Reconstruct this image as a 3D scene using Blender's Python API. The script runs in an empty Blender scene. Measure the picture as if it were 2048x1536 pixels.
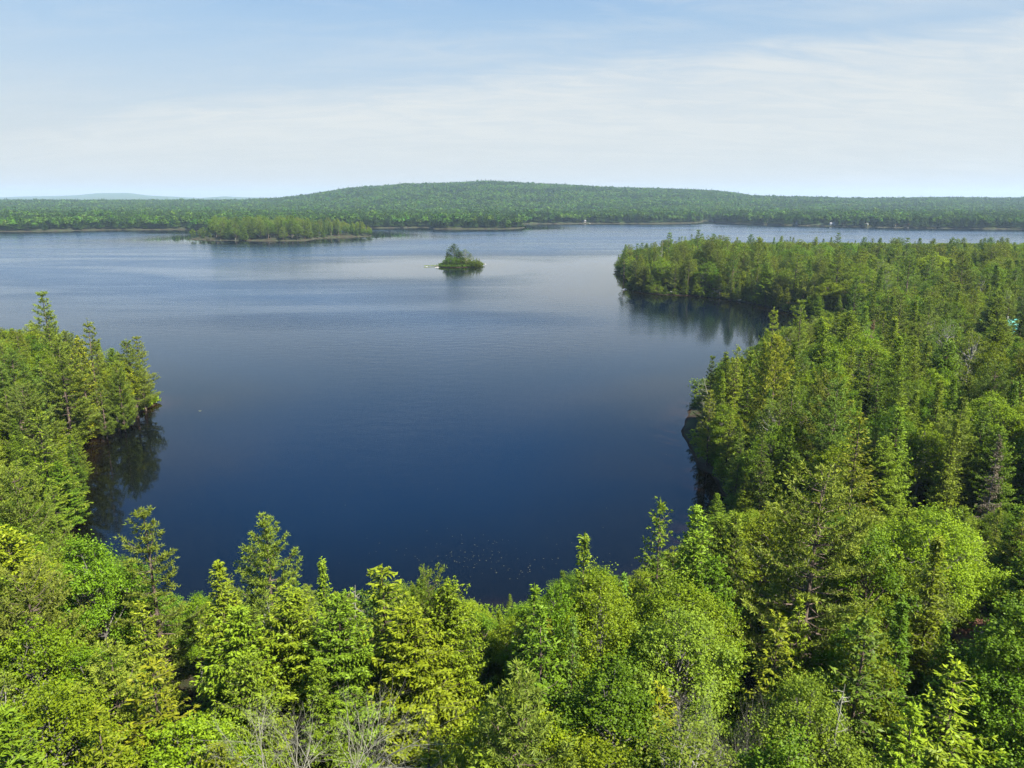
import bpy, math, random
import numpy as np
from mathutils import Vector, noise

rng = np.random.default_rng(7)
random.seed(7)
S = bpy.context.scene
COL = S.collection
R = math.radians

# ------------------------------------------------------------------ camera, sky, sun, exposure
CAM_H = 42.0
FPX = 1462.0                       # focal length in pixels of a 2048 px wide frame
PITCH = math.atan((768 - 400) / FPX)
cam_data = bpy.data.cameras.new('camera')
cam_data.sensor_width = 36.0
cam_data.lens = 36.0 * FPX / 2048.0
cam_data.clip_start = 0.5
cam_data.clip_end = 40000
cam = bpy.data.objects.new('camera', cam_data)
COL.objects.link(cam)
cam.location = (0, 0, CAM_H)
cam.rotation_euler = (math.pi / 2 - PITCH, 0, 0)
S.camera = cam

SUN_EL, SUN_AZ = R(49), R(131)     # azimuth clockwise from the view direction (+Y)
sun_dir = Vector((math.sin(SUN_AZ) * math.cos(SUN_EL), math.cos(SUN_AZ) * math.cos(SUN_EL), math.sin(SUN_EL)))
HAZE_D = 0.00008
sd_ = bpy.data.lights.new('sun', 'SUN')
sd_.energy = 5.0
sd_.angle = R(0.5)
sd_.color = (1.0, 0.95, 0.86)
sun = bpy.data.objects.new('sun', sd_)
COL.objects.link(sun)
sun.rotation_euler = (-sun_dir).to_track_quat('-Z', 'Y').to_euler()
sun.location = sun_dir * 300

S.view_settings.view_transform = 'Standard'
S.view_settings.look = 'None'
S.view_settings.exposure = 1.65
S.view_settings.gamma = 1.0
S.view_settings.use_curve_mapping = False
S.cycles.max_bounces = 6
S.cycles.diffuse_bounces = 2
S.cycles.glossy_bounces = 3
S.cycles.transmission_bounces = 3
S.cycles.volume_bounces = 0
S.cycles.use_adaptive_sampling = True
S.cycles.adaptive_threshold = 0.012
S.cycles.use_denoising = True
S.cycles.denoiser = 'OPENIMAGEDENOISE'
S.cycles.denoising_input_passes = 'RGB_ALBEDO_NORMAL'
S.cycles.denoising_prefilter = 'NONE'
S.cycles.caustics_reflective = False
S.cycles.caustics_refractive = False
S.cycles.sample_clamp_indirect = 4.0


class NT:
    """small helper to write node trees"""
    def __init__(self, tree):
        self.t = tree
        tree.nodes.clear()

    def n(self, kind, ins=None, **props):
        nd = self.t.nodes.new(kind)
        for k, v in props.items():
            setattr(nd, k, v)
        for k, v in (ins or {}).items():
            s = nd.inputs[k]
            if isinstance(v, bpy.types.NodeSocket):
                self.t.links.new(v, s)
            else:
                s.default_value = v
        return nd

    def link(self, a, b):
        self.t.links.new(a, b)

    def math(self, op, a, b=None, c=None, clamp=False):
        ins = {0: a}
        if b is not None:
            ins[1] = b
        if c is not None:
            ins[2] = c
        return self.n('ShaderNodeMath', ins, operation=op, use_clamp=clamp).outputs[0]

    def mix(self, f, a, b, blend='MIX'):
        return self.n('ShaderNodeMix', {0: f, 6: a, 7: b}, data_type='RGBA', blend_type=blend).outputs[2]

    def rng(self, v, a, b, c=0.0, d=1.0, smooth=True):
        return self.n('ShaderNodeMapRange', {0: v, 1: a, 2: b, 3: c, 4: d},
                      interpolation_type='SMOOTHSTEP' if smooth else 'LINEAR').outputs[0]


def c4(r, g, b):
    return (r, g, b, 1.0)


world = bpy.data.worlds.new('World')
S.world = world
world.use_nodes = True
w = NT(world.node_tree)
sky = w.n('ShaderNodeTexSky', sky_type='NISHITA', sun_disc=False)
sky.sun_elevation = SUN_EL
sky.sun_rotation = SUN_AZ
sky.altitude = 0
sky.air_density = 1.0
sky.dust_density = 1.2
sky.ozone_density = 1.6
tc = w.n('ShaderNodeTexCoord')
sep = w.n('ShaderNodeSeparateXYZ', {0: tc.outputs['Generated']})
vx, vy, vz = sep.outputs
vzc = w.math('MAXIMUM', vz, 0.02)
# direction projected on a high flat layer, the way thin cloud sheets lie
px_ = w.math('DIVIDE', vx, w.math('ADD', vzc, 0.16))
py_ = w.math('DIVIDE', vy, w.math('ADD', vzc, 0.16))
lay = w.n('ShaderNodeCombineXYZ', {0: px_, 1: py_, 2: 0.0}).outputs[0]
mp = w.n('ShaderNodeMapping', {0: lay, 'Rotation': (0, 0, R(-14)), 'Scale': (0.45, 1.7, 1)}).outputs[0]
n1 = w.n('ShaderNodeTexNoise', {'Vector': mp, 'Scale': 0.9, 'Detail': 6.0, 'Roughness': 0.52, 'Distortion': 0.4}).outputs[0]
mp2 = w.n('ShaderNodeMapping', {0: lay, 'Rotation': (0, 0, R(-24)), 'Scale': (0.35, 1.9, 1)}).outputs[0]
n2 = w.n('ShaderNodeTexNoise', {'Vector': mp2, 'Scale': 1.5, 'Detail': 6.0, 'Roughness': 0.5, 'Distortion': 0.5}).outputs[0]
n4 = w.n('ShaderNodeTexNoise', {'Vector': w.n('ShaderNodeMapping', {0: lay, 'Rotation': (0, 0, R(-10)), 'Scale': (0.8, 2.2, 1)}).outputs[0], 'Scale': 3.2, 'Detail': 9.0, 'Roughness': 0.62, 'Distortion': 0.7}).outputs[0]
n3 = w.n('ShaderNodeTexNoise', {'Vector': lay, 'Scale': 0.55, 'Detail': 4.0, 'Roughness': 0.5}).outputs[0]
az = w.math('ARCTAN2', vx, vy)
el = w.math('ARCSINE', vz)
wob = w.math('MULTIPLY', w.math('SUBTRACT', w.math('ADD', w.math('MULTIPLY', n1, 0.5), w.math('MULTIPLY', n4, 0.5)), 0.5), 0.085)
# long sheet of cirrostratus lying to the north: upper rim rises toward the east
rim = w.n('ShaderNodeFloatCurve', {1: w.rng(az, -0.75, 0.75, smooth=False)})
cm = rim.mapping.curves[0]
pts = [(0.0, 0.05), (0.12, 0.075), (0.20, 0.105), (0.27, 0.128), (0.38, 0.145), (0.46, 0.158), (0.56, 0.176), (0.70, 0.184), (0.85, 0.188), (1.0, 0.19)]
cm.points[0].location = pts[0]
cm.points[1].location = pts[-1]
for p in pts[1:-1]:
    cm.points.new(*p)
rim.mapping.update()
over = w.math('SUBTRACT', w.math('ADD', rim.outputs[0], wob), el)      # >0 below the rim
sheet = w.math('MULTIPLY', w.rng(over, -0.016, 0.036), w.rng(el, 0.0, 0.11, 0.15, 1.0))
sheet = w.math('MULTIPLY', sheet, w.rng(w.math('ADD', w.math('MULTIPLY', n2, 0.3), w.math('MULTIPLY', n4, 0.7)), 0.36, 0.64, 0.55, 1.08))
veil = w.math('MULTIPLY', w.rng(w.math('ADD', n1, w.math('MULTIPLY', n4, 0.5)), 0.60, 1.05), w.math('MULTIPLY', w.rng(n3, 0.30, 0.62, 0.1, 0.55), w.rng(vz, 0.2, 0.5, 1.0, 0.35)))
cover = w.math('MAXIMUM', w.math('MULTIPLY', sheet, 0.76), veil, clamp=True)
hz = w.rng(vz, 0.0, 0.26, 0.9, 0.0)
high = w.rng(vz, 0.20, 0.37)
skyc = w.mix(0.6, sky.outputs[0], c4(3.4, 5.3, 7.4))
cloudc = c4(6.75, 6.85, 6.6)
skyc = w.mix(w.math('MULTIPLY', high, 0.85), skyc, c4(0.5, 2.5, 6.8))
skyc = w.mix(hz, skyc, c4(5.7, 5.85, 5.75))
skyc = w.mix(w.math('MULTIPLY', cover, 0.9), skyc, cloudc)
skyc = w.mix(1.0, skyc, c4(0.655, 0.655, 0.655), 'MULTIPLY')      # scales the brightness of the whole sky down evenly
bg = w.n('ShaderNodeBackground', {0: skyc, 1: 0.06})
wo = w.n('ShaderNodeOutputWorld', {0: bg.outputs[0]})

# ------------------------------------------------------------------ helpers


def zof(py, y):
    """height seen at picture row py at forward distance y (only used to read ridge heights)"""
    return CAM_H - y * np.tan(PITCH + np.arctan((np.asarray(py) - 768) / FPX))


def project(x, y, z):
    dz = CAM_H - z
    d = y * math.cos(PITCH) + dz * math.sin(PITCH)
    if d < 0.1:
        return (99999, 99999, d)
    return (1024 + FPX * x / d, 768 + FPX * (dz * math.cos(PITCH) - y * math.sin(PITCH)) / d, d)


def unproject(px, py, z=0.0):
    dep = PITCH + math.atan((py - 768) / FPX)
    y = (CAM_H - z) / math.tan(dep)
    return ((px - 1024) / FPX * (y * math.cos(PITCH) + (CAM_H - z) * math.sin(PITCH)), y)


def mesh_np(name, V, faces_n, idx, mats=(), attr=None, smooth=False, mat_idx=None):
    """V (n,3); faces all with faces_n corners; idx (m,faces_n)"""
    me = bpy.data.meshes.new(name)
    V = np.asarray(V, dtype=np.float32)
    idx = np.asarray(idx, dtype=np.int32)
    m = len(idx)
    me.vertices.add(len(V))
    me.vertices.foreach_set('co', V.ravel())
    me.loops.add(m * faces_n)
    me.loops.foreach_set('vertex_index', idx.ravel())
    me.polygons.add(m)
    me.polygons.foreach_set('loop_start', np.arange(0, m * faces_n, faces_n, dtype=np.int32))
    for mt in mats:
        me.materials.append(mt)
    if mat_idx is not None:
        me.polygons.foreach_set('material_index', np.asarray(mat_idx, dtype=np.int32))
    me.update(calc_edges=True)
    if smooth:
        me.polygons.foreach_set('use_smooth', np.ones(m, dtype=bool))
    if attr:
        for k, (dom, vals) in attr.items():
            a = me.attributes.new(k, 'FLOAT', dom)
            a.data.foreach_set('value', np.asarray(vals, dtype=np.float32))
    return me


def link(name, me, parent=None, loc=None):
    o = bpy.data.objects.new(name, me)
    COL.objects.link(o)
    if parent is not None:
        o.parent = parent
    if loc is not None:
        o.location = loc
    return o


def tag(o, label=None, cat=None, group=None, kind=None):
    if label:
        o['label'] = label
    if cat:
        o['category'] = cat
    if group:
        o['group'] = group
    if kind:
        o['kind'] = kind
    return o


def empty(name, loc, rz=0.0, scale=(1, 1, 1)):
    o = bpy.data.objects.new(name, None)
    COL.objects.link(o)
    o.location = loc
    o.rotation_euler = (0, 0, rz)
    o.scale = scale
    o.empty_display_size = 0.3
    return o


class PB:
    """polygon bag: collects boxes, prisms and tubes"""
    def __init__(self):
        self.v, self.f = [], []

    def box(self, c, s, rz=0.0):
        ca, sa = math.cos(rz), math.sin(rz)
        b = len(self.v)
        for dx, dy, dz in ((-1, -1, -1), (1, -1, -1), (1, 1, -1), (-1, 1, -1), (-1, -1, 1), (1, -1, 1), (1, 1, 1), (-1, 1, 1)):
            x, y, z = dx * s[0] / 2, dy * s[1] / 2, dz * s[2] / 2
            self.v.append((c[0] + x * ca - y * sa, c[1] + x * sa + y * ca, c[2] + z))
        for q in ((0, 3, 2, 1), (4, 5, 6, 7), (0, 1, 5, 4), (1, 2, 6, 5), (2, 3, 7, 6), (3, 0, 4, 7)):
            self.f.append(tuple(b + i for i in q))
        return self

    def poly(self, pts):
        b = len(self.v)
        self.v += list(pts)
        self.f.append(tuple(range(b, b + len(pts))))
        return self

    def build(self, name, mat, parent=None, loc=None):
        me = bpy.data.meshes.new(name)
        me.from_pydata(self.v, [], self.f)
        me.materials.append(mat)
        me.update()
        return link(name, me, parent, loc)


class Tubes:
    """tapered tubes for wood, gathered into one vertex/quad list"""
    def __init__(self, sides=5):
        self.V, self.F, self.k, self.n = [], [], sides, 0

    def add(self, pts, rad, sides=None):
        k = sides or self.k
        pts = np.asarray(pts, float)
        rad = np.asarray(rad, float)
        t = np.gradient(pts, axis=0)
        t /= np.linalg.norm(t, axis=1)[:, None] + 1e-9
        up = np.array([0.13, 0.21, 0.97]) if abs(t[0, 2]) < 0.8 else np.array([0.97, 0.13, 0.21])
        u = np.cross(t, up)
        u /= np.linalg.norm(u, axis=1)[:, None] + 1e-9
        v = np.cross(t, u)
        a = np.linspace(0, 2 * np.pi, k, endpoint=False)
        ring = pts[:, None, :] + rad[:, None, None] * (np.cos(a)[None, :, None] * u[:, None, :] + np.sin(a)[None, :, None] * v[:, None, :])
        m = len(pts)
        b = self.n
        i = np.arange(m - 1)[:, None]
        j = np.arange(k)[None, :]
        q = np.stack([b + i * k + j, b + i * k + (j + 1) % k, b + (i + 1) * k + (j + 1) % k, b + (i + 1) * k + j], -1).reshape(-1, 4)
        self.V.append(ring.reshape(-1, 3))
        self.F.append(q)
        self.n += m * k

    def mesh(self, name, mat):
        return mesh_np(name, np.concatenate(self.V), 4, np.concatenate(self.F), [mat], smooth=True)


# ------------------------------------------------------------------ materials
def principled(name, col, rough=0.8, spec=0.3, noise_scale=None, noise_amt=0.3, bump=0.0, coords='Object'):
    m = bpy.data.materials.new(name)
    m.use_nodes = True
    t = NT(m.node_tree)
    cs = t.n('ShaderNodeTexCoord').outputs[coords]
    base = c4(*col)
    p = t.n('ShaderNodeBsdfPrincipled', {'Base Color': base, 'Roughness': rough, 'Specular IOR Level': spec})
    if noise_scale:
        nn = t.n('ShaderNodeTexNoise', {'Vector': cs, 'Scale': noise_scale, 'Detail': 6.0, 'Roughness': 0.6}).outputs[0]
        dark = c4(*[c * (1 - noise_amt) for c in col])
        light = c4(*[min(1, c * (1 + noise_amt)) for c in col])
        t.link(t.mix(t.rng(nn, 0.3, 0.7), dark, light), p.inputs['Base Color'])
        if bump:
            b = t.n('ShaderNodeBump', {'Height': nn, 'Strength': bump, 'Distance': 0.2})
            t.link(b.outputs[0], p.inputs['Normal'])
    t.n('ShaderNodeOutputMaterial', {0: p.outputs[0]})
    return m


def leaf_mat(name, inner, outer, hue_var=0.012, transl=0.32, instanced=False, rough=0.5, sheen=None):
    """leaves: 'tone' on each leaf runs from old inner growth (0) to young outer growth (1); the tree's own tint multiplies it"""
    m = bpy.data.materials.new(name)
    m.use_nodes = True
    t = NT(m.node_tree)
    tone = t.n('ShaderNodeAttribute', attribute_name='tone').outputs['Fac']
    if instanced:
        tint = t.n('ShaderNodeAttribute', attribute_name='tint', attribute_type='INSTANCER').outputs['Color']
    else:
        tint = t.n('ShaderNodeObjectInfo').outputs['Color']
    rnd = t.n('ShaderNodeObjectInfo').outputs['Random']
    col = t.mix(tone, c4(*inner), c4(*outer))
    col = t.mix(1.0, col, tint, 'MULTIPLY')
    hs = t.n('ShaderNodeHueSaturation', {'Color': col,
             'Hue': t.rng(rnd, 0, 1, 0.5 - hue_var, 0.5 + hue_var, False),
             'Value': t.rng(t.math('FRACT', t.math('MULTIPLY', rnd, 7.31)), 0, 1, 0.78, 1.22, False)}).outputs[0]
    p = t.n('ShaderNodeBsdfPrincipled', {'Base Color': hs, 'Roughness': rough, 'Specular IOR Level': 0.12})
    tr = t.n('ShaderNodeBsdfTranslucent', {0: t.mix(1.0, hs, c4(1.25, 1.2, 0.45), 'MULTIPLY')})
    mx = t.n('ShaderNodeMixShader', {0: transl, 1: p.outputs[0], 2: tr.outputs[0]})
    t.n('ShaderNodeOutputMaterial', {0: mx.outputs[0]})
    return m


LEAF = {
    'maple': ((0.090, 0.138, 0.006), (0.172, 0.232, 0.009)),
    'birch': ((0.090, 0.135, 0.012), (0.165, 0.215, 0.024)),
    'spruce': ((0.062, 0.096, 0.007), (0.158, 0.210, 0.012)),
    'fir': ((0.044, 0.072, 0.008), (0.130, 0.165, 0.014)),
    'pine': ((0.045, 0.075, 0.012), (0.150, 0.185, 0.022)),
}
MAT = {}
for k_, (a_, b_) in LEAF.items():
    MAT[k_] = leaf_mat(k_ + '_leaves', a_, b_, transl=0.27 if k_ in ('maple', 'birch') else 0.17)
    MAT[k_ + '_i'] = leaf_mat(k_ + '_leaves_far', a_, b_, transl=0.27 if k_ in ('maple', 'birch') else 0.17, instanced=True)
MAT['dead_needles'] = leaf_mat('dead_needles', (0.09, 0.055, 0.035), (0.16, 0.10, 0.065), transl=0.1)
MAT['bark'] = principled('bark', (0.10, 0.075, 0.058), 0.9, 0.1, 3.0, 0.5, 0.5)
MAT['grey_bark'] = principled('grey_bark', (0.12, 0.11, 0.095), 0.85, 0.15, 2.0, 0.4, 0.3)
MAT['pale_bark'] = principled('pale_bark', (0.20, 0.19, 0.17), 0.8, 0.2, 1.6, 0.35, 0.2)
MAT['twig'] = principled('twig', (0.19, 0.185, 0.14), 0.85, 0.15, 1.0, 0.3)
MAT['rock'] = principled('granite', (0.42, 0.40, 0.37), 0.85, 0.25, 1.3, 0.35, 0.6)

# ------------------------------------------------------------------ shorelines (metres)
MAIN = [(-1500, 420), (-420, 330), (-220, 207), (-128.5, 178.7), (-105, 171), (-88, 159), (-75.8, 150.6), (-75.9, 143), (-77.4, 135),
        (-78, 124), (-72.3, 110.3), (-69, 101), (-62.9, 88.4), (-55.7, 77.7), (-43.5, 65.4), (-31.7, 60.4), (-17.5, 60), (-6, 62.8),
        (-2.6, 66), (2.2, 65.5), (8.7, 63.6), (14.9, 69), (24.7, 86), (31.5, 98), (31.3, 103), (30.2, 111.7), (31.5, 128.4),
        (37, 144.9), (48, 162), (64, 180.3), (88.9, 207), (113.3, 233), (117, 250.6), (111, 261.5), (106.6, 278.3),
        (100, 306.4), (84.8, 329.5), (67.8, 334.9), (57, 347), (59.5, 362), (66, 385), (64.5, 420), (66, 462.6), (73.4, 487.9), (106.9, 516), (170, 529),
        (273, 520), (352, 508), (558, 492), (1600, 470), (1600, -500), (-1500, -500)]
TINY = [(-51, 486), (-46, 488), (-40, 493), (-33.8, 494), (-26, 494), (-21.1, 492), (-18.5, 489), (-21, 482), (-30, 473.5), (-40, 472.5), (-47, 476), (-50, 481)]
LONG = [(-354.7, 815.9), (-360.3, 860), (-352.4, 883.9), (-307.4, 909), (-241, 935.7), (-199.5, 960), (-176, 925), (-167, 890), (-192.9, 866),
        (-216, 838), (-221.3, 792), (-255.6, 786), (-306.9, 795.5)]
FAR = [(-4000, 1100), (-1344, 1042.6), (-704, 1025.8), (-662.7, 1025.8), (-594.8, 1077.7), (-478.6, 1096), (-429, 1025.8), (-324, 1042.6),
       (-296.6, 1096), (-219.6, 1155), (-141, 1176), (-116.5, 1115), (-10.5, 1115), (10.6, 1134.9), (22, 1170), (-30, 1260), (15, 1345), (143.8, 1378.7),
       (251.7, 1364), (339.9, 1408.9), (371.8, 1456.7), (400.7, 1562.8), (415.4, 1562.8), (391.3, 1456.7), (429.5, 1349.7),
       (489, 1269.7), (547, 1209.9), (605.6, 1165.9), (758, 1105.6), (1310.5, 1042.6), (4500, 1000), (14000, 1000), (14000, 14000), (-14000, 14000), (-14000, 1100)]


def wiggle(poly, amp, step, seed):
    """break straight runs of a shoreline into small irregular coves"""
    out = []
    n = len(poly)
    for i in range(n):
        a, b = np.array(poly[i], float), np.array(poly[(i + 1) % n], float)
        L = np.linalg.norm(b - a)
        if L > 900:
            out.append(tuple(a))
            continue
        k = max(1, int(L / step))
        nv = np.array([-(b - a)[1], (b - a)[0]]) / max(L, 1e-6)
        for j in range(k):
            p = a + (b - a) * j / k
            o = noise.noise(Vector((p[0] / step / 1.7, p[1] / step / 1.7, seed))) * amp if j else 0.0
            out.append(tuple(p + nv * o))
    return out


POLYS = [wiggle(MAIN, 2.2, 4.0, 1.0), wiggle(TINY, 1.0, 2.5, 2.0), wiggle(LONG, 7, 13, 3.0), wiggle(FAR, 10, 26, 4.0)]


def signed_dist(X, Y):
    """distance to the nearest shoreline, positive on land"""
    X = np.asarray(X, float).ravel()
    Y = np.asarray(Y, float).ravel()
    best = np.full(X.shape, 1e9)
    inside = np.zeros(X.shape, bool)
    for poly in POLYS:
        P = np.array(poly)
        Q = np.roll(P, -1, axis=0)
        ins = np.zeros(X.shape, bool)
        for (ax, ay), (bx, by) in zip(P, Q):
            dx, dy = bx - ax, by - ay
            L2 = dx * dx + dy * dy + 1e-9
            t = np.clip(((X - ax) * dx + (Y - ay) * dy) / L2, 0, 1)
            d2 = (X - ax - t * dx) ** 2 + (Y - ay - t * dy) ** 2
            np.minimum(best, d2, out=best)
            if ay != by:
                c = ((ay > Y) != (by > Y)) & (X < (bx - ax) * (Y - ay) / (by - ay) + ax)
                ins ^= c
        inside |= ins
    d = np.sqrt(best)
    return np.where(inside, d, -d)


# ridge profiles as seen from the north-facing lookout (picture row of the ground, forward distance)
XS = np.array([-2500, -1000, 0, 150, 200, 260, 300, 400, 450, 500, 560, 620, 700, 800, 900, 980, 1060, 1200, 1300, 1400, 1450, 1500, 1600, 1700, 1800, 1900, 2048, 3000, 4500])
HILL = np.array([404, 405, 407, 408, 408, 408, 408, 408, 408, 407, 404, 397, 384, 376, 373, 369, 374, 381, 383, 386, 390, 397, 401, 404, 404.5, 403, 403, 403, 403])
BLUE = np.array([396, 396, 395, 391, 386.5, 386, 391, 396, 392.5, 395, 396.5, 399, 399, 399, 399, 399, 399, 399, 399, 399, 399, 399, 399, 399, 399, 397.5, 394, 398, 398])
ROWS = [(1000, None, 2.0), (1500, None, 5.0), (1750, None, 3.0), (3000, HILL, 0), (3900, None, 24.0), (6500, None, 26.0), (9500, BLUE, 0), (11500, None, 25)]


def fbm(X, Y, s, seed):
    out = np.zeros(X.shape)
    r = np.random.default_rng(seed)
    a = 1.0
    f = 1.0 / s
    for o in range(4):
        for q in range(3):
            th, ph = r.uniform(0, 6.28, 2)
            out += a * np.sin((X * math.cos(th) + Y * math.sin(th)) * f * 6.28 * r.uniform(0.7, 1.4) + ph + 1.3 * np.sin((X * math.sin(th) - Y * math.cos(th)) * f * 3.1 + ph))
        a *= 0.5
        f *= 2.1
    return out / 4.5


def ground_z(X, Y, sdist=None):
    X = np.asarray(X, float)
    Y = np.asarray(Y, float)
    if sdist is None:
        sdist = signed_dist(X, Y).reshape(X.shape)
    px = 1024 + FPX * X / np.maximum(Y * math.cos(PITCH) + 10, 1)
    zs = []
    for yr, prof, c in ROWS:
        zs.append(zof(np.interp(px, XS, prof), yr) if prof is not None else np.full(X.shape, float(c)))
    Z = zs[0].copy()
    for i in range(len(ROWS) - 1):
        y0, y1 = ROWS[i][0], ROWS[i + 1][0]
        t = np.clip((Y - y0) / (y1 - y0), 0, 1)
        if ROWS[i + 1][1] is HILL:
            t = t ** 1.25
            t = t * (2 - t) * 0.5 + t * t * (3 - 2 * t) * 0.5
        else:
            t = t * t * (3 - 2 * t)
        Z = np.where(Y >= y0, zs[i] * (1 - t) + zs[i + 1] * t, Z)
    Z = Z + fbm(X, Y, 900, 5) * np.clip((Y - 1600) / 1500, 0, 1) * 5.0
    s = np.clip(sdist, 0, None)
    ramp = np.clip(s / 60, 0, 1)
    low = 0.25 + 0.16 * np.minimum(s, 12) + 1.2 * (1 - np.exp(-s / 60)) + fbm(X, Y, 45, 9) * 0.5 * np.clip(s / 15, 0, 1)
    Zl = np.where(Y > 900, low * (1 - ramp) + np.maximum(Z, 1.5) * ramp, low)
    Zl = Zl + 2.4 * np.exp(-(((X - 105) / 45) ** 2 + ((Y - 470) / 50) ** 2)) * np.clip(s / 20, 0, 1)
    w_ = np.clip(-sdist, 0, None)
    bed = -0.22 * w_ - 0.02 * w_ ** 1.3
    bed = np.maximum(bed, -5.5)
    return np.where(sdist > 0, Zl, bed)


def persp_grid(nu, nv, y0, y1, spread, extra):
    v = np.linspace(0, 1, nv)
    D = 40 * ((y1 - y0) / 40 + 1) ** v - 40
    Y = y0 + D
    u = np.linspace(-1, 1, nu)
    u = np.sign(u) * np.abs(u) ** 1.25
    half = spread * D + extra
    return u[None, :] * half[:, None], np.repeat(Y[:, None], nu, 1)


def grid_faces(nv, nu):
    i = np.arange(nv - 1)[:, None]
    j = np.arange(nu - 1)[None, :]
    a = i * nu + j
    return np.stack([a, a + 1, a + nu + 1, a + nu], -1).reshape(-1, 4)


GX, GY = persp_grid(421, 560, -160, 11500, 1.05, 160)
sg = signed_dist(GX, GY).reshape(GX.shape)
GZ = ground_z(GX, GY, sg)

# ground material: needle litter and moss, forest green far off where the crowns can no longer be told apart
gm = bpy.data.materials.new('forest_floor')
gm.use_nodes = True
t = NT(gm.node_tree)
gco = t.n('ShaderNodeTexCoord').outputs['Object']
na = t.n('ShaderNodeTexNoise', {'Vector': gco, 'Scale': 0.22, 'Detail': 8.0, 'Roughness': 0.65}).outputs[0]
nb = t.n('ShaderNodeTexNoise', {'Vector': gco, 'Scale': 2.6, 'Detail': 8.0, 'Roughness': 0.7}).outputs[0]
nc = t.n('ShaderNodeTexNoise', {'Vector': gco, 'Scale': 0.012, 'Detail': 9.0, 'Roughness': 0.72}).outputs[0]
col = t.mix(t.rng(na, 0.42, 0.6), c4(0.032, 0.024, 0.015), c4(0.026, 0.040, 0.012))
col = t.mix(t.rng(nb, 0.5, 0.72, 0, 0.6), col, c4(0.055, 0.042, 0.028))
shore_a = t.n('ShaderNodeAttribute', attribute_name='shore').outputs['Fac']
posy = t.n('ShaderNodeSeparateXYZ', {0: gco}).outputs[1]
pale = t.math('MULTIPLY', t.math('MULTIPLY', t.rng(shore_a, 0.2, 3.0, 1.0, 0.0), t.rng(posy, 400, 760, 0.05, 0.13)), t.rng(na, 0.38, 0.55))
col = t.mix(t.math('MULTIPLY', pale, 0.75), col, c4(0.30, 0.27, 0.22))
woods = t.mix(t.rng(nc, 0.35, 0.65), c4(0.030, 0.052, 0.016), c4(0.062, 0.088, 0.024))
col = t.mix(t.math('MULTIPLY', t.rng(posy, 900, 1400), t.rng(shore_a, 3, 14)), col, woods)
bed = t.rng(shore_a, -7.0, 0.0)
col = t.mix(t.rng(shore_a, 0.05, 0.0), col, t.mix(bed, c4(0.01, 0.008, 0.006), c4(0.03, 0.018, 0.009)))
gb = t.n('ShaderNodeBump', {'Height': nb, 'Strength': 0.7, 'Distance': 0.3})
gp = t.n('ShaderNodeBsdfPrincipled', {'Base Color': col, 'Roughness': 0.95, 'Specular IOR Level': 0.1, 'Normal': gb.outputs[0]})
t.n('ShaderNodeOutputMaterial', {0: gp.outputs[0]})


def gz1(x, y):
    """height of the ground sheet itself under one point"""
    D = y + 160.0
    v = math.log((D + 40) / 40) / math.log((11660 + 40) / 40) * 559
    v = min(max(v, 0), 558.999)
    i = int(v)
    fv = v - i
    u = x / (1.05 * D + 160)
    u = math.copysign(min(abs(u), 1) ** 0.8, u)
    uu = min(max((u + 1) / 2 * 420, 0), 419.999)
    j = int(uu)
    fu = uu - j
    return float((GZ[i, j] * (1 - fu) + GZ[i, j + 1] * fu) * (1 - fv) + (GZ[i + 1, j] * (1 - fu) + GZ[i + 1, j + 1] * fu) * fv)


gme = mesh_np('ground', np.stack([GX, GY, GZ], -1).reshape(-1, 3), 4, grid_faces(*GX.shape), [gm],
              {'shore': ('POINT', sg.ravel())}, smooth=True)
ground = tag(link('ground', gme), kind='structure')

# water
WX, WY = persp_grid(301, 420, -160, 2400, 1.05, 160)
sw = signed_dist(WX, WY).reshape(WX.shape)
wm = bpy.data.materials.new('lake_water')
wm.use_nodes = True
t = NT(wm.node_tree)
wco = t.n('ShaderNodeTexCoord').outputs['Object']
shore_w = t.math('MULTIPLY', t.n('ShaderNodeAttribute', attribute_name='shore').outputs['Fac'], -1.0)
# wind lanes: long pale calm streaks between ruffled water
mpw = t.n('ShaderNodeMapping', {0: wco, 'Rotation': (0, 0, R(6)), 'Scale': (0.0045, 0.016, 1)}).outputs[0]
lane = t.n('ShaderNodeTexNoise', {'Vector': mpw, 'Scale': 1.0, 'Detail': 5.0, 'Roughness': 0.55, 'Distortion': 0.8}).outputs[0]
mpw2 = t.n('ShaderNodeMapping', {0: wco, 'Rotation': (0, 0, R(-9)), 'Scale': (0.02, 0.06, 1)}).outputs[0]
lane2 = t.n('ShaderNodeTexNoise', {'Vector': mpw2, 'Scale': 1.0, 'Detail': 6.0, 'Roughness': 0.6, 'Distortion': 0.5}).outputs[0]
open_ = t.rng(shore_w, 14.0, 105.0)                                 # sheltered near the banks
ruff = t.math('MULTIPLY', t.math('MULTIPLY_ADD', t.rng(lane, 0.38, 0.62), 0.75, t.math('MULTIPLY', t.rng(lane2, 0.35, 0.65), 0.25)), open_)
mpw3 = t.n('ShaderNodeMapping', {0: wco, 'Rotation': (0, 0, R(20)), 'Scale': (0.8, 1.5, 1)}).outputs[0]
wa = t.n('ShaderNodeTexNoise', {'Vector': mpw3, 'Scale': 1.1, 'Detail': 5.0, 'Roughness': 0.6}).outputs[0]
wb = t.n('ShaderNodeTexNoise', {'Vector': mpw3, 'Scale': 0.25, 'Detail': 3.0, 'Roughness': 0.5}).outputs[0]
hgt = t.math('ADD', t.math('MULTIPLY', wa, 0.35), t.math('MULTIPLY', wb, 0.65))
stren = t.math('ADD', t.math('MULTIPLY_ADD', ruff, 0.30, 0.020), t.math('MULTIPLY', open_, 0.16))
wbmp = t.n('ShaderNodeBump', {'Height': hgt, 'Strength': stren, 'Distance': 0.5})
rough = t.math('ADD', t.math('MULTIPLY_ADD', ruff, 0.12, 0.02), t.math('MULTIPLY', open_, 0.08))
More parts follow.
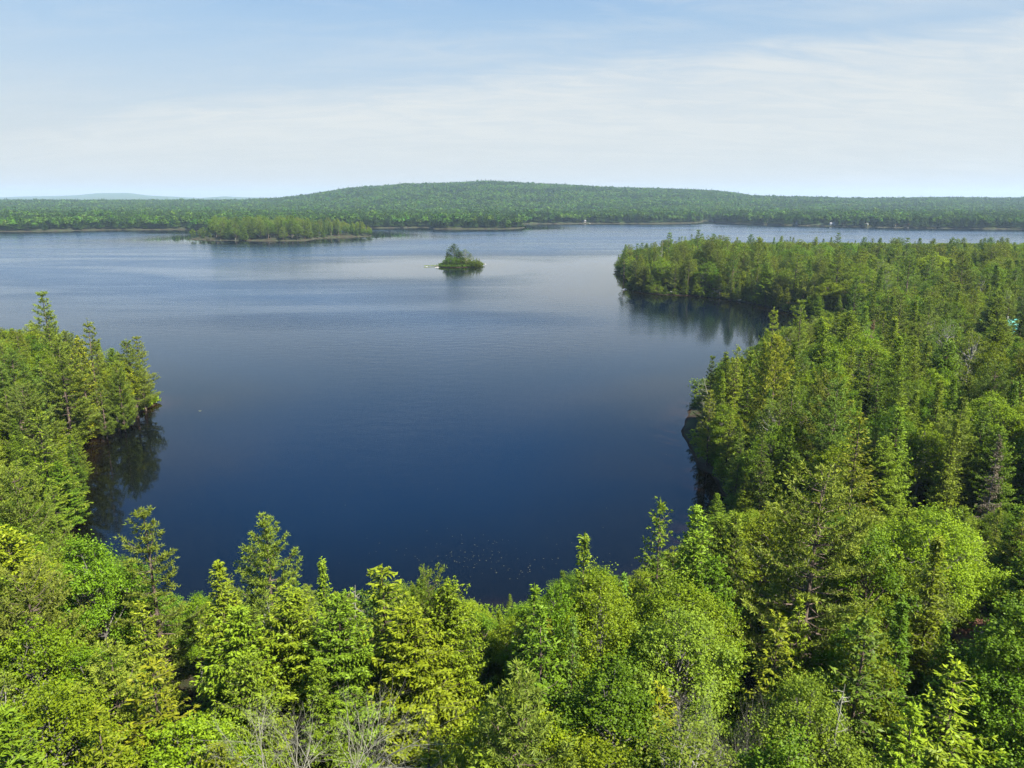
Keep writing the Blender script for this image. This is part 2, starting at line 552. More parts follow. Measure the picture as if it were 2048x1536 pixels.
sh = t.rng(shore_w, 0.0, 7.0, 1.0, 0.0)
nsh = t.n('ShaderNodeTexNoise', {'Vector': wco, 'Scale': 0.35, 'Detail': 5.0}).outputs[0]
body = t.mix(t.math('MULTIPLY', sh, t.rng(nsh, 0.3, 0.7, 0.2, 1.0)), t.mix(t.rng(shore_w, 45.0, 170.0), t.mix(t.rng(shore_w, 4.0, 36.0), c4(0.0013, 0.0013, 0.0012), c4(0.0002, 0.0036, 0.0115)), c4(0.0004, 0.0210, 0.0580)), c4(0.014, 0.006, 0.002))  # near-black by the banks paints in dark tree reflections; brown rim is shallow bottom
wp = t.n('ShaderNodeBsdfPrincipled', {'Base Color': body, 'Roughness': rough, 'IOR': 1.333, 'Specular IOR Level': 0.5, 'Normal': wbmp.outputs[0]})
t.n('ShaderNodeOutputMaterial', {0: wp.outputs[0]})
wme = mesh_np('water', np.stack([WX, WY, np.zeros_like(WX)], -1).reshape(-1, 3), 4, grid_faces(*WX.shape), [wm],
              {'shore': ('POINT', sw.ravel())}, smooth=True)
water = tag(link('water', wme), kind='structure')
#PART2

# ------------------------------------------------------------------ tree prototypes


def unit(v):
    return v / (np.linalg.norm(v, axis=-1, keepdims=True) + 1e-9)


def rdir(r, n):
    return unit(r.normal(size=(n, 3)))


def diamonds(c, a, nrm, l, wd, fold=0.0):
    """leaf faces: centre c, axis a, facing nrm, length l, width wd"""
    a = unit(a)
    b = unit(np.cross(nrm, a))
    nn = np.cross(a, b)
    l = np.broadcast_to(l, (len(c),))[:, None]
    wd = np.broadcast_to(wd, (len(c),))[:, None]
    up = nn * (wd * fold)
    return np.stack([c - a * l * 0.5, c + b * wd * 0.5 + up - a * l * 0.06, c + a * l * 0.5, c - b * wd * 0.5 + up - a * l * 0.06], 1)


class Crown:
    def __init__(self):
        self.q, self.t = [], []

    def add(self, q, tone):
        self.q.append(q)
        self.t.append(np.broadcast_to(tone, (len(q),)).astype(float))

    def mesh(self, name, mat):
        q = np.concatenate(self.q)
        tn = np.concatenate(self.t)
        n = len(q)
        return mesh_np(name, q.reshape(-1, 3), 4, np.arange(n * 4).reshape(-1, 4), [mat], {'tone': ('FACE', tn)})


UP = np.array([0, 0, 1.0])


def make_broadleaf(seed, H=15.0, Rr=3.8, nclump=62, nleaf=560, ls=0.145, base=0.30, forks=5, airy=0.0, droop=0.0, topfac=0.8):
    r = np.random.default_rng(seed)
    cr, tb = Crown(), Tubes(5)
    z0 = H * base
    lobes = r.uniform(0, 6.28, 4)

    def env(az, f):     # crown radius by azimuth and height fraction
        prof = np.sin(np.pi * np.clip(0.10 + 0.86 * f, 0, 1)) ** 0.62 * (1.0 - 0.30 * f * topfac)
        lo = 1 + 0.20 * np.sin(2 * az + lobes[0]) + 0.16 * np.sin(3 * az + lobes[1] + 3 * f) + 0.12 * np.sin(5 * az + lobes[2] + 7 * f)
        return Rr * prof * lo
    lean = r.normal(size=2) * 0.05 * H
    ztop = H * 0.82
    tp = np.array([[0, 0, -0.6], [0, 0, 0.0], [lean[0] * .2, lean[1] * .2, z0], [lean[0] * .6, lean[1] * .6, H * 0.55], [lean[0], lean[1], ztop]])
    tb.add(tp, np.array([0.30, 0.24, 0.17, 0.10, 0.03]) * H / 15, 7)
    axis = lambda f: np.array([lean[0], lean[1]]) * f
    cs, rs = [], []
    k = 0
    while len(cs) < nclump and k < nclump * 40:
        k += 1
        f = r.uniform(0.0, 1.0) ** 0.85
        az = r.uniform(0, 6.283)
        rr = env(az, f) * r.uniform(0.35, 1.0) ** 0.45
        z = z0 + (H - z0 - 0.6) * f
        top = 1 - f
        rr *= min(1.0, 0.25 + 1.6 * top ** 0.75)
        p = np.array([axis(f)[0] + rr * math.cos(az), axis(f)[1] + rr * math.sin(az), z])
        rad = r.uniform(0.75, 1.3) * (Rr / 3.8) * (1.0 - 0.2 * f)
        if any(np.linalg.norm(p - q) < 0.55 * (rad + s) for q, s in zip(cs, rs)):
            continue
        cs.append(p)
        rs.append(rad)
    cs, rs = np.array(cs), np.array(rs)
    # limbs
    for i in range(len(cs)):
        f = np.clip((cs[i, 2] - z0) / (ztop - z0), 0, 1)
        s0 = np.clip(f * 0.85 - 0.12, 0, 0.95)
        j = z0 * 0.9 + (ztop - z0 * 0.9) * s0
        st = np.array([np.interp(j, tp[:, 2], tp[:, 0]), np.interp(j, tp[:, 2], tp[:, 1]), j])
        md = (st + cs[i]) / 2 + r.normal(size=3) * 0.25 + np.array([0, 0, -0.15])
        md2 = st * 0.25 + cs[i] * 0.75 + r.normal(size=3) * 0.2
        rad = 0.055 * (1.2 - 0.7 * s0) * H / 15
        tb.add([st, md, md2, cs[i] + UP * rs[i] * 0.3], [rad * 1.3, rad, rad * 0.6, rad * 0.2], 4)
        for q in range(3):
            e = cs[i] + rdir(r, 1)[0] * rs[i] * 0.8
            tb.add([md2, (md2 + e) / 2 + r.normal(size=3) * 0.1, e], [rad * 0.45, rad * 0.3, rad * 0.1], 3)
    for i in range(len(cs)):
        n = int(nleaf * (rs[i] / (Rr / 3.8)) ** 2)
        # a clump is built from sprays that stand out of it
        ns = max(6, n // 13)
        d = rdir(r, ns)
        d[:, 2] = np.where(d[:, 2] < -0.35, -d[:, 2], d[:, 2])
        rr = rs[i] * r.uniform(0.55, 1.08, ns) * (1 + 0.12 * r.normal(size=ns))
        sc = cs[i] + d * rr[:, None] * np.array([1, 1, 0.78])
        ax = unit(d + rdir(r, ns) * 0.5 + UP * (0.25 - droop))
        m = n // ns
        tt = r.uniform(-0.5, 0.5, (ns, m))
        side = rdir(r, ns * m).reshape(ns, m, 3)
        c = sc[:, None, :] + ax[:, None, :] * tt[..., None] * (0.85 * rs[i]) + side * (0.17 + airy) * rs[i]
        c[..., 2] -= droop * np.abs(tt) * 0.9
        c = c.reshape(-1, 3)
        out = np.repeat(d, m, 0)
        nrm = unit(out * 0.55 + UP * 0.7 + rdir(r, len(c)) * 0.9)
        a = unit(np.cross(nrm, rdir(r, len(c))) + out * 0.4 - UP * 0.25)
        L = ls * r.uniform(0.7, 1.3, len(c))
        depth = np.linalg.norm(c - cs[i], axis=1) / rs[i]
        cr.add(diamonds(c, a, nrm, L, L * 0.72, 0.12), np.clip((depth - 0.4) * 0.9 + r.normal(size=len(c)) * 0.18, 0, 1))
    return cr, tb


def make_spruce(seed, H=15.0, Rr=2.6, step=0.36, nb=7, base=0.08, tw=0.27, wd=0.10, dens=1.0, power=0.8, gap=0.12, upturn=0.35, lay=3, blunt=0.0):
    r = np.random.default_rng(seed)
    cr, tb = Crown(), Tubes(4)
    bend = r.normal(size=2) * 0.012 * H
    tb.add([[0, 0, -0.6], [0, 0, 0], [bend[0] * .5, bend[1] * .5, H * .5], [bend[0], bend[1], H * 0.985]],
           np.array([0.22, 0.18, 0.10, 0.012]) * H / 15, 6)
    z = H * base
    cc, aa, nn, ll, ww, tn = [], [], [], [], [], []
    sector = r.uniform(0.75, 1.15, 7)
    while z < H * 0.985:
        f = z / H
        env = Rr * ((1 - f) ** power * (1 - blunt) + blunt * (1 - f ** 4)) * min(1.0, 0.55 + f * 2.2)
        k = max(3, int(round(nb * (0.55 + 0.45 * (1 - f)))))
        ph = r.uniform(0, 6.28)
        for b in range(k):
            if r.random() < gap:
                continue
            az = ph + 6.283 * b / k + r.normal() * 0.25
            L = max(0.25, env * r.uniform(0.72, 1.12) * sector[int(az / 6.283 * 7) % 7])
            el = 0.75 * f ** 1.6 - 0.28 * (1 - f) + r.normal() * 0.10
            h = np.array([math.cos(az), math.sin(az), 0])
            s = np.array([-math.sin(az), math.cos(az), 0])
            m = max(3, int(L / 0.26 * dens))
            t = (np.arange(m) + 0.6 + r.uniform(-.2, .2, m)) / m
            ax = np.array([bend[0] * f, bend[1] * f, z])
            pth = ax + h * (L * t)[:, None] + UP * (L * (math.tan(el) * t - 0.22 * t * (1 - t) * 2 + upturn * 0.25 * t ** 3))[:, None]
            if L > 0.8:
                tb.add([ax, pth[m // 2], pth[-1]], [0.028 * L / 2 + .008, 0.015, 0.005], 3)
            # side twigs, shorter toward the tip
            for sg_ in (-1, 1):
                tl = (0.18 + 0.36 * L * (1 - t) ** 0.8 * np.clip(t * 4, 0.3, 1))
                npt = np.maximum(1, (tl / (tw * 0.62)).astype(int))
                for i in range(m):
                    q = (np.arange(npt[i]) + 0.5) / npt[i]
                    dirv = unit(s * sg_ * 0.85 + h * 0.6 + UP * (r.normal() * 0.12 - 0.08))
                    p = pth[i] + dirv * (tl[i] * q)[:, None]
                    p[:, 2] -= 0.16 * (tl[i] * q) ** 1.5
                    for y_ in range(lay):
                        jj = r.normal(size=p.shape) * 0.05
                        cc.append(p + jj + UP * (-0.05 * y_))
                        aa.append(np.tile(dirv, (len(p), 1)) + r.normal(size=p.shape) * 0.38)
                        nn.append(UP + r.normal(size=p.shape) * (0.45 + 0.5 * y_) + h * 0.35)
                        ll.append(np.full(len(p), tw))
                        ww.append(np.full(len(p), wd))
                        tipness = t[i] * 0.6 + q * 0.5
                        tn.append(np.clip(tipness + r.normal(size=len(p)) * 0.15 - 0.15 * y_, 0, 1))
            # leading tip
            cc.append(pth[-2:])
            aa.append(np.tile(h + UP * 0.25, (2, 1)))
            nn.append(UP + r.normal(size=(2, 3)) * 0.4)
            ll.append(np.full(2, tw * 1.2))
            ww.append(np.full(2, wd * 1.1))
            tn.append(np.ones(2))
        z += step * r.uniform(0.75, 1.2) * (1.0 if f < 0.85 else 0.7)
    # leader
    zt = np.linspace(H * 0.9, H, 14)
    p = np.stack([np.full(14, bend[0]), np.full(14, bend[1]), zt], 1)
    cc.append(p)
    aa.append(rdir(r, 14) * 0.6 + UP)
    nn.append(rdir(r, 14))
    ll.append(np.full(14, tw))
    ww.append(np.full(14, wd * 0.9))
    tn.append(np.full(14, 0.8))
    c = np.concatenate(cc)
    cr.add(diamonds(c, np.concatenate(aa), unit(np.concatenate(nn)), np.concatenate(ll) * r.uniform(.8, 1.25, len(c)),
                    np.concatenate(ww) * r.uniform(.8, 1.25, len(c)), 0.15), np.concatenate(tn))
    return cr, tb


def make_pine(seed, H=18.0, Rr=4.2, step=1.0, nb=7, base=0.18, ntuft=6, wd=0.06, nl=0.32, sparse=0.10, flat=0.6, side=0.0, dens=1.0, power=0.7):
    """white pine: tiers of long boughs, needles in upswept plumes"""
    r = np.random.default_rng(seed)
    cr, tb = Crown(), Tubes(4)
    bend = r.normal(size=2) * 0.02 * H
    ax_ = lambda z: np.array([bend[0] * (z / H) ** 1.5, bend[1] * (z / H) ** 1.5, z])
    tb.add([ax_(0) - UP * .6, ax_(0.01), ax_(H * .3), ax_(H * .6), ax_(H * .97)], np.array([0.32, 0.26, 0.19, 0.11, 0.02]) * H / 18, 7)
    z = H * base
    C, O, TN = [], [], []
    sec = r.uniform(0.6, 1.25, 6)
    while z < H * 0.97:
        f = (z / H - base) / (1 - base)
        env = Rr * (1 - f) ** power * min(1, 0.7 + f * 1.4)
        k = nb if f < 0.8 else 4
        ph = r.uniform(0, 6.28)
        for b in range(k):
            if r.random() < sparse:
                continue
            az = ph + 6.283 * b / k + r.normal() * 0.3
            L = max(0.5, env * r.uniform(0.6, 1.15) * sec[int(az / 6.283 * 6) % 6] * (1 + side * math.cos(az)))
            el = 0.10 + 0.70 * f ** 1.5 + r.normal() * 0.05
            h = np.array([math.cos(az), math.sin(az), 0])
            s = np.array([-math.sin(az), math.cos(az), 0])
            a0 = ax_(z)
            def bough(t):
                t = np.asarray(t)[:, None]
                return a0 + h * L * t + UP * L * (math.tan(el) * t * 0.8 - 0.16 * np.sin(np.pi * t) + 0.20 * t ** 2.2)
            bp = bough([0, .35, .7, 1.0])
            tb.add(bp, np.array([0.045, 0.033, 0.02, 0.006]) * (0.4 + L / 4), 4)
            m = max(3, int(L / 0.36 * dens))
            for i in range(m):
                t0 = 0.28 + 0.72 * (i + r.random()) / m if L > 1.2 else (i + 0.5) / m
                p0 = bough([t0])[0]
                for sg_ in (-1, 1):
                    sl = (0.25 + 0.42 * L * (1 - t0 * 0.75) * min(1, t0 * 2)) * r.uniform(0.6, 1.15)
                    dv = unit(s * sg_ * r.uniform(0.5, 1.1) + h * 0.75 + UP * r.uniform(0.1, 0.45))
                    nt = max(2, int(sl / 0.17))
                    q = (np.arange(nt) + 0.7) / nt
                    p = p0 + dv * (sl * q)[:, None] + UP * (0.12 * q ** 2 * sl)[:, None] + r.normal(size=(nt, 3)) * 0.06
                    if sl > 0.7:
                        tb.add([p0, p[-1]], [0.014, 0.004], 3)
                    C.append(p)
                    O.append(np.tile(unit(dv * 0.55 + UP * 0.75), (nt, 1)))
                    TN.append(np.clip(0.25 + 0.5 * q + 0.3 * (t0 - .5) + r.normal(size=nt) * .12, 0, 1))
            C.append(bough(np.linspace(0.85, 1.02, 4)))
            O.append(np.tile(unit(h + UP * 0.5), (4, 1)))
            TN.append(np.ones(4))
        z += step * r.uniform(0.7, 1.25) * (1.0 - 0.35 * f)
    zt = np.linspace(H * .93, H, 8)
    C.append(np.stack([ax_(q) for q in zt]))
    O.append(np.tile(UP, (8, 1)))
    TN.append(np.ones(8))
    C, O, TN = np.concatenate(C), np.concatenate(O), np.concatenate(TN)
    n = len(C)
    d = unit(np.repeat(O, ntuft, 0) * 0.75 + rdir(r, n * ntuft) * 0.85)
    l = nl * r.uniform(0.75, 1.2, n * ntuft)
    c = np.repeat(C, ntuft, 0) + d * l[:, None] * 0.42
    nm = unit(rdir(r, n * ntuft) + UP * flat)
    cr.add(diamonds(c, d, nm, l, wd, 0.0), np.clip(np.repeat(TN, ntuft) + r.normal(size=n * ntuft) * .1, 0, 1))
    return cr, tb


def make_bare(seed, H=13.0, Rr=3.2, depth=5, kids=3, twig=0.0, base=0.35, upr=0.5):
    """leafless branching: trunk, limbs, then ever finer twigs"""
    r = np.random.default_rng(seed)
    tb = Tubes(4)

    def grow(p, d, L, rad, lv):
        k = 4 if lv < 3 else 3
        pts = [p]
        for i in range(k - 1):
            d = unit(d + r.normal(size=3) * 0.16 + UP * 0.05)
            pts.append(pts[-1] + d * L / (k - 1))
        tb.add(pts, np.linspace(rad, rad * 0.45, k), 6 if lv == 0 else (4 if lv < 3 else 3))
        if lv >= depth:
            return
        nk = kids + (1 if lv in (1, 2) else 0) + (1 if lv == 0 else 0)
        for j in range(nk):
            u = r.uniform(0.35 if lv else 0.45, 1.0)
            q = pts[0] * (1 - u) + pts[-1] * u
            idx = u * (k - 1)
            i0 = min(int(idx), k - 2)
            q = pts[i0] * (1 - (idx - i0)) + pts[i0 + 1] * (idx - i0)
            nd = unit(d + rdir(r, 1)[0] * (0.85 if lv < 3 else 0.95) + UP * upr * 0.35)
            grow(q, nd, L * r.uniform(0.5, 0.72), rad * r.uniform(0.38, 0.5), lv + 1)
        grow(pts[-1], unit(d + r.normal(size=3) * 0.2), L * 0.62, rad * 0.45, lv + 1)
    grow(np.array([0, 0, -0.4]), unit(np.array([0.05, 0.02, 1.0])), H * 0.5, 0.17 * H / 13, 0)
    return tb


def make_snag(seed, H=12.0, lean=0.0, n=26, L0=1.5, bare=1.0):
    """dead conifer spar with stubs of broken branches"""
    r = np.random.default_rng(seed)
    tb = Tubes(5)
    pts = [[0, 0, -0.5], [lean * .15, 0, H * .3], [lean * .5, 0, H * .65], [lean, 0, H]]
    tb.add(pts, np.array([0.15, 0.12, 0.075, 0.015]) * H / 12, 6)
    P = np.array(pts)
    for i in range(n):
        z = H * r.uniform(0.2, 0.97)
        c = np.array([np.interp(z, P[:, 2], P[:, 0]), 0, z])
        az = r.uniform(0, 6.28)
        L = L0 * (1.1 - z / H) * r.uniform(0.4, 1.4) + 0.2
        d = np.array([math.cos(az), math.sin(az), r.uniform(-0.35, 0.25)])
        m = c + d * L * .5 + UP * 0.02
        e = c + d * L + UP * r.uniform(-0.2, 0.25) * L
        tb.add([c, m, e], [0.03, 0.018, 0.005], 3)
        for q in range(3):
            e2 = m + (e - m) * r.uniform(0, .8) + (rdir(r, 1)[0] + d) * 0.28 * L
            tb.add([m + (e - m) * .2, e2], [0.012, 0.003], 3)
    return tb


PROTO = {}      # kind -> list of dict(crown mesh, wood mesh, H)


def proto(kind, maker, H, leafkey, bark, **kw):
    cr, tb = maker(H=H, **kw)
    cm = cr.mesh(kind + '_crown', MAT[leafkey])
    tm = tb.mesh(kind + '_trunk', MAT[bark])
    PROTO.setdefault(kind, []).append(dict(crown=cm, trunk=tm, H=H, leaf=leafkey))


proto('maple', make_broadleaf, 15.0, 'maple', 'grey_bark', seed=11, Rr=4.0, nclump=66)
proto('maple', make_broadleaf, 15.0, 'maple', 'grey_bark', seed=12, Rr=3.5, nclump=58, base=0.26, topfac=1.2)
proto('maple', make_broadleaf, 15.0, 'maple', 'grey_bark', seed=13, Rr=4.4, nclump=74, base=0.34, ls=0.15)
proto('maple', make_broadleaf, 15.0, 'maple', 'bark', seed=14, Rr=3.2, nclump=50, base=0.22, topfac=1.6, ls=0.14)
proto('bush', make_broadleaf, 5.0, 'maple', 'bark', seed=71, Rr=3.0, nclump=40, nleaf=150, ls=0.19, base=0.02, topfac=0.3)
proto('bush', make_broadleaf, 5.0, 'maple', 'bark', seed=72, Rr=2.4, nclump=30, nleaf=150, ls=0.19, base=0.02, topfac=1.2)
proto('birch', make_broadleaf, 15.0, 'birch', 'pale_bark', seed=21, Rr=3.0, nclump=46, nleaf=250, base=0.34, ls=0.14, airy=0.12, droop=0.25)
proto('birch', make_broadleaf, 15.0, 'birch', 'pale_bark', seed=22, Rr=3.4, nclump=50, nleaf=210, base=0.30, ls=0.14, airy=0.15, droop=0.15)
proto('spruce', make_spruce, 15.0, 'spruce', 'bark', seed=31, Rr=3.7, power=0.72)
proto('spruce', make_spruce, 15.0, 'spruce', 'bark', seed=32, Rr=4.3, step=0.42, nb=9, power=0.62, blunt=0.15)
proto('spruce', make_spruce, 15.0, 'spruce', 'bark', seed=33, Rr=2.8, step=0.34, nb=7, power=0.85)
proto('spruce', make_spruce, 15.0, 'spruce', 'bark', seed=34, Rr=3.4, step=0.5, nb=7, gap=0.25, upturn=0.6)
proto('fir', make_spruce, 15.0, 'fir', 'bark', seed=41, Rr=2.6, step=0.45, nb=7, tw=0.28, wd=0.10, lay=2, gap=0.15)
proto('fir', make_spruce, 15.0, 'fir', 'bark', seed=42, Rr=3.3, step=0.55, nb=7, tw=0.32, wd=0.12, lay=2, gap=0.28, power=0.65, blunt=0.15)
proto('pine', make_pine, 18.0, 'pine', 'bark', seed=51, Rr=4.4)
proto('pine', make_pine, 18.0, 'pine', 'bark', seed=52, Rr=3.9, sparse=0.12, step=1.15)
proto('pine', make_pine, 18.0, 'pine', 'bark', seed=53, Rr=5.0, power=0.55, sparse=0.05)
proto('pine', make_pine, 18.0, 'pine', 'bark', seed=54, Rr=2.9, sparse=0.25, step=1.15, base=0.36, power=0.5)

WOOD = {
    'bare_maple': make_bare(61, 13, depth=5, kids=3).mesh('bare_limbs', MAT['twig']),
    'snag': make_snag(62, 12).mesh('snag_wood', MAT['pale_bark']),
    'snag_thin': make_snag(67, 12, lean=0.5, n=44, L0=1.5).mesh('snag_wood_thin', MAT['twig']),
    'snag2': make_snag(63, 12, lean=-2.4, n=46, L0=2.4).mesh('snag_wood_leaning', MAT['twig']),
}
for k_ in list(WOOD):
    me_ = WOOD[k_]
    zz = max(v.co.z for v in me_.vertices)
    for v in me_.vertices:
        v.co.z *= (13 if k_ == 'bare_maple' else 12) / zz
_c, _t = make_spruce(seed=64, H=14.0, Rr=2.3, step=0.5, nb=6, gap=0.2, dens=0.8)
DEADSP = dict(crown=_c.mesh('dead_spruce_crown', MAT['dead_needles']), trunk=_t.mesh('dead_spruce_trunk', MAT['grey_bark']), H=14.0)

# small simple crowns for woods a kilometre and more away
FARP = bpy.data.collections.new('far_crowns')
NEARP = bpy.data.collections.new('near_crowns')


def lowtree(kind, seed, mat):
    r = np.random.default_rng(seed)
    cr, tb = Crown(), Tubes(3)
    H = 15.0
    n = 150
    if kind in ('maple',):
        d = rdir(r, n)
        d[:, 2] = np.abs(d[:, 2]) * 1.0 - 0.35
        c = d * np.array([3.3, 3.3, 4.6]) * r.uniform(0.75, 1.05, n)[:, None] * (1 + 0.25 * np.sin(3 * np.arctan2(d[:, 1], d[:, 0]) + seed))[:, None] + UP * 10.0
        cr.add(diamonds(c, rdir(r, n), unit(d + UP * .5 + rdir(r, n) * .5), r.uniform(1.3, 2.4, n), r.uniform(1.0, 1.8, n), .1), r.uniform(0, 1, n))
    else:
        n = 170
        f = r.random(n) ** 1.25
        z = H * (0.12 + 0.88 * f)
        pw, Rr = (0.85, 2.7) if kind != 'pine' else (0.5, 3.4)
        if kind == 'pine':
            z = H * (0.25 + 0.8 * np.round(f * 6) / 6 * .95) + r.normal(size=n) * .25
        rad = Rr * (1 - f) ** pw * r.uniform(0.35, 1.1, n) + .1
        az = r.uniform(0, 6.28, n)
        h = np.stack([np.cos(az), np.sin(az), np.zeros(n)], 1)
        c = h * rad[:, None] + UP * z[:, None]
        cr.add(diamonds(c, h + UP * (-0.2 if kind != 'pine' else 0.15), unit(UP + h * .4 + rdir(r, n) * .35), np.maximum(0.9, rad * .7 + .5), r.uniform(0.7, 1.3, n), .1), np.clip(rad / Rr + r.normal(size=n) * .2, 0, 1))
        cr.add(diamonds(np.tile(UP * (H + .2), (3, 1)), np.tile(UP, (3, 1)), rdir(r, 3), np.full(3, 1.8), np.full(3, .5)), np.ones(3))
    me = cr.mesh('far_' + kind, MAT[mat + '_i'])
    o = bpy.data.objects.new('far_' + kind, me)
    FARP.objects.link(o)


for i_, (k_, s_) in enumerate([('spruce', 1), ('spruce', 2), ('pine', 3), ('maple', 4), ('maple', 5), ('maple', 6)]):
    lowtree(k_, s_, k_)
# names sort alphabetically in the instancer: far_maple, .001, .002, far_pine, far_spruce, .001

NEARKIDS = []
for k_ in ('fir', 'maple', 'pine', 'spruce', 'birch', 'bush'):
    for d_ in PROTO[k_][:3]:
        o = bpy.data.objects.new('near_%s_%d' % (k_, len(NEARKIDS)), d_['crown'])
        NEARP.objects.link(o)
        o.material_slots[0].link = 'OBJECT'
        o.material_slots[0].material = MAT[('maple' if k_ == 'bush' else k_) + '_i']
        NEARKIDS.append((o.name, k_, d_['H']))
NEARKIDS.sort(key=lambda q: q[0])
FARKIDS = sorted((o.name, o.name.split('.')[0][4:], 15.0) for o in FARP.objects)


def scatter(name, coll, P, scale, rot, idx, tint, label, cat='woods', kind='stuff'):
    """one mass of trees: points with a scale, a turn, a tint and a crown shape each"""
    n = len(P)
    me = bpy.data.meshes.new(name)
    me.vertices.add(n)
    me.vertices.foreach_set('co', np.asarray(P, np.float32).ravel())
    for nm, ty, arr, key in (('psc', 'FLOAT_VECTOR', scale, 'vector'), ('prot', 'FLOAT_VECTOR', rot, 'vector'), ('pidx', 'INT', idx, 'value')):
        a = me.attributes.new(nm, ty, 'POINT')
        a.data.foreach_set(key, np.asarray(arr, np.int32 if ty == 'INT' else np.float32).ravel())
    a = me.attributes.new('tint', 'FLOAT_COLOR', 'POINT')
    a.data.foreach_set('color', np.concatenate([tint, np.ones((n, 1))], 1).astype(np.float32).ravel())
    me.update()
    o = link(name, me)
    ng = bpy.data.node_groups.new(name + '_nodes', 'GeometryNodeTree')
    ng.interface.new_socket('Geometry', in_out='INPUT', socket_type='NodeSocketGeometry')
    ng.interface.new_socket('Geometry', in_out='OUTPUT', socket_type='NodeSocketGeometry')
    g = NT(ng)
    gi = g.n('NodeGroupInput')
    ci = g.n('GeometryNodeCollectionInfo', {'Collection': coll, 'Separate Children': True, 'Reset Children': True})

    def att(nm, dt):
        return g.n('GeometryNodeInputNamedAttribute', {0: nm}, data_type=dt).outputs[0]
    ip = g.n('GeometryNodeInstanceOnPoints', {'Points': gi.outputs[0], 'Instance': ci.outputs[0], 'Pick Instance': True,
             'Instance Index': att('pidx', 'INT'), 'Rotation': g.n('FunctionNodeEulerToRotation', {0: att('prot', 'FLOAT_VECTOR')}).outputs[0], 'Scale': att('psc', 'FLOAT_VECTOR')})
    go = g.n('NodeGroupOutput', {0: ip.outputs[0]})
    md = o.modifiers.new('trees', 'NODES')
    md.node_group = ng
    tag(o, label, cat, kind=kind)
    return o
#PART3

# ------------------------------------------------------------------ the near woods, tree by tree
NAMES = {'maple': 'maple_tree', 'birch': 'birch_tree', 'spruce': 'spruce_tree', 'fir': 'fir_tree', 'pine': 'pine_tree', 'bush': 'leafy_bush'}


def place_tree(kind, x, y, h, var=0, rz=None, wide=1.0, tint=(1, 1, 1), p=None, tilt=(0, 0), z=None):
    p = p or PROTO[kind][var % len(PROTO[kind])]
    s = h / p['H']
    root = empty(NAMES.get(kind, kind), (x, y, gz1(x, y) if z is None else z), rng.uniform(0, 6.28) if rz is None else rz, (s * wide, s * wide, s))
    root.rotation_euler[0], root.rotation_euler[1] = tilt
    c = link('crown', p['crown'], root)
    c.color = (tint[0], tint[1], tint[2], 1)
    link('trunk', p['trunk'], root)
    return root


TREES = []      # (x, y, crown radius, root, kind, h)
LAND = []       # landmarks: name phrase, px, py


def landmark(kind, px, ptop, h, label, phrase=None, var=0, wide=1.0, tint=(1, 1, 1), rz=None, y=None, group=None, tilt=(0, 0), p=None, cat='tree'):
    """a tree that can be singled out: stands where its top is seen and is h metres tall"""
    for it in range(3):
        gz = 1.5 if it == 0 else gz1(x, yy)
        x, yy = unproject(px, ptop, gz + h)
    root = place_tree(kind, x, yy, h, var, rz, wide, tint, p=p, tilt=tilt)
    tag(root, label, cat, group)
    TREES.append((x, yy, 2.6 * wide * h / 15, root, kind, h))
    if phrase:
        LAND.append((phrase, px, ptop + 40))
    return root


# --- bottom bank
landmark('pine', 527, 1032, 17.0, 'broad round-topped white pine standing up against the dark water at the bottom bank', 'the broad pine against the dark water', 0, 1.02, (1.15, 1.18, 0.9))
landmark('pine', 288, 1024, 17.5, 'tall pine with long upswept plumes reaching right over the water, bottom left', 'the pine with upswept plumes', 1, 1.15, (1.0, 1.08, 0.95))
landmark('maple', 195, 1042, 17.0, 'fresh green tall broadleaf tree just left of the pine with upswept plumes', 'the tall green tree by the dark cove', 1, 0.9, (0.85, 1.08, 1.1))
landmark('spruce', 438, 1122, 15.0, 'yellow-green pointed spruce just left of the broad pine at the bottom bank', None, 0, 1.0, (1.2, 1.18, 1.0))
landmark('spruce', 641, 1116, 15.0, 'slim pointed spruce standing alone against the water right of the broad pine', 'the slim spruce right of the broad pine', 2, 0.8, (1.0, 1.05, 1.0))
landmark('spruce', 575, 1178, 15.0, 'wide yellow-tipped spruce directly below the broad pine', None, 1, 1.25, (1.1, 1.12, 0.9))
landmark('spruce', 470, 1215, 14.5, 'bushy yellow-tipped spruce below and left of the broad pine', None, 1, 1.15, (1.1, 1.1, 0.9))
landmark('snag', 700, 1165, 13.0, 'slim grey dead tree with bare twigs beside the brownish fir on the bottom bank', None, p=dict(crown=DEADSP['crown'], trunk=WOOD['snag'], H=12), cat='dead tree') if False else None
landmark('fir', 770, 1128, 15.5, 'shaggy olive-brown fir at the water edge left of the gap in the bank', 'the shaggy olive-brown fir', 1, 1.45, (1.5, 1.4, 0.85))
landmark('pine', 860, 1135, 14.0, 'flat-topped green pine leaning over the water left of the gap in the bank', None, 2, 0.7, (1.05, 1.15, 0.8))
landmark('spruce', 905, 1160, 13.5, 'bushy bright spruce at the left side of the gap in the bank', 'the gap in the bottom bank', 1, 0.95, (1.05, 1.15, 0.8))
landmark('spruce', 820, 1215, 14.0, 'wide yellow-green spruce just below the flat-topped pine', None, 1, 1.3, (1.2, 1.18, 0.8))
landmark('spruce', 1062, 1168, 14.5, 'dark-centred spruce just right of the gap in the bottom bank', None, 3, 1.05, (0.75, 0.85, 0.8))
landmark('maple', 1110, 1150, 14.5, 'round green maple behind the gap at its right side', None, 0, 0.8, (0.85, 1.0, 0.9))
landmark('fir', 1163, 1064, 17.5, 'dark narrow spruce spire poking up from the maples right of the gap', 'the dark spire above the maples', 0, 0.95, (1.5, 1.45, 1.0))
landmark('maple', 1215, 1135, 15.0, 'round maple crown at the foot of the dark spire on its right', None, 2, 0.85, (1.0, 1.0, 0.9))
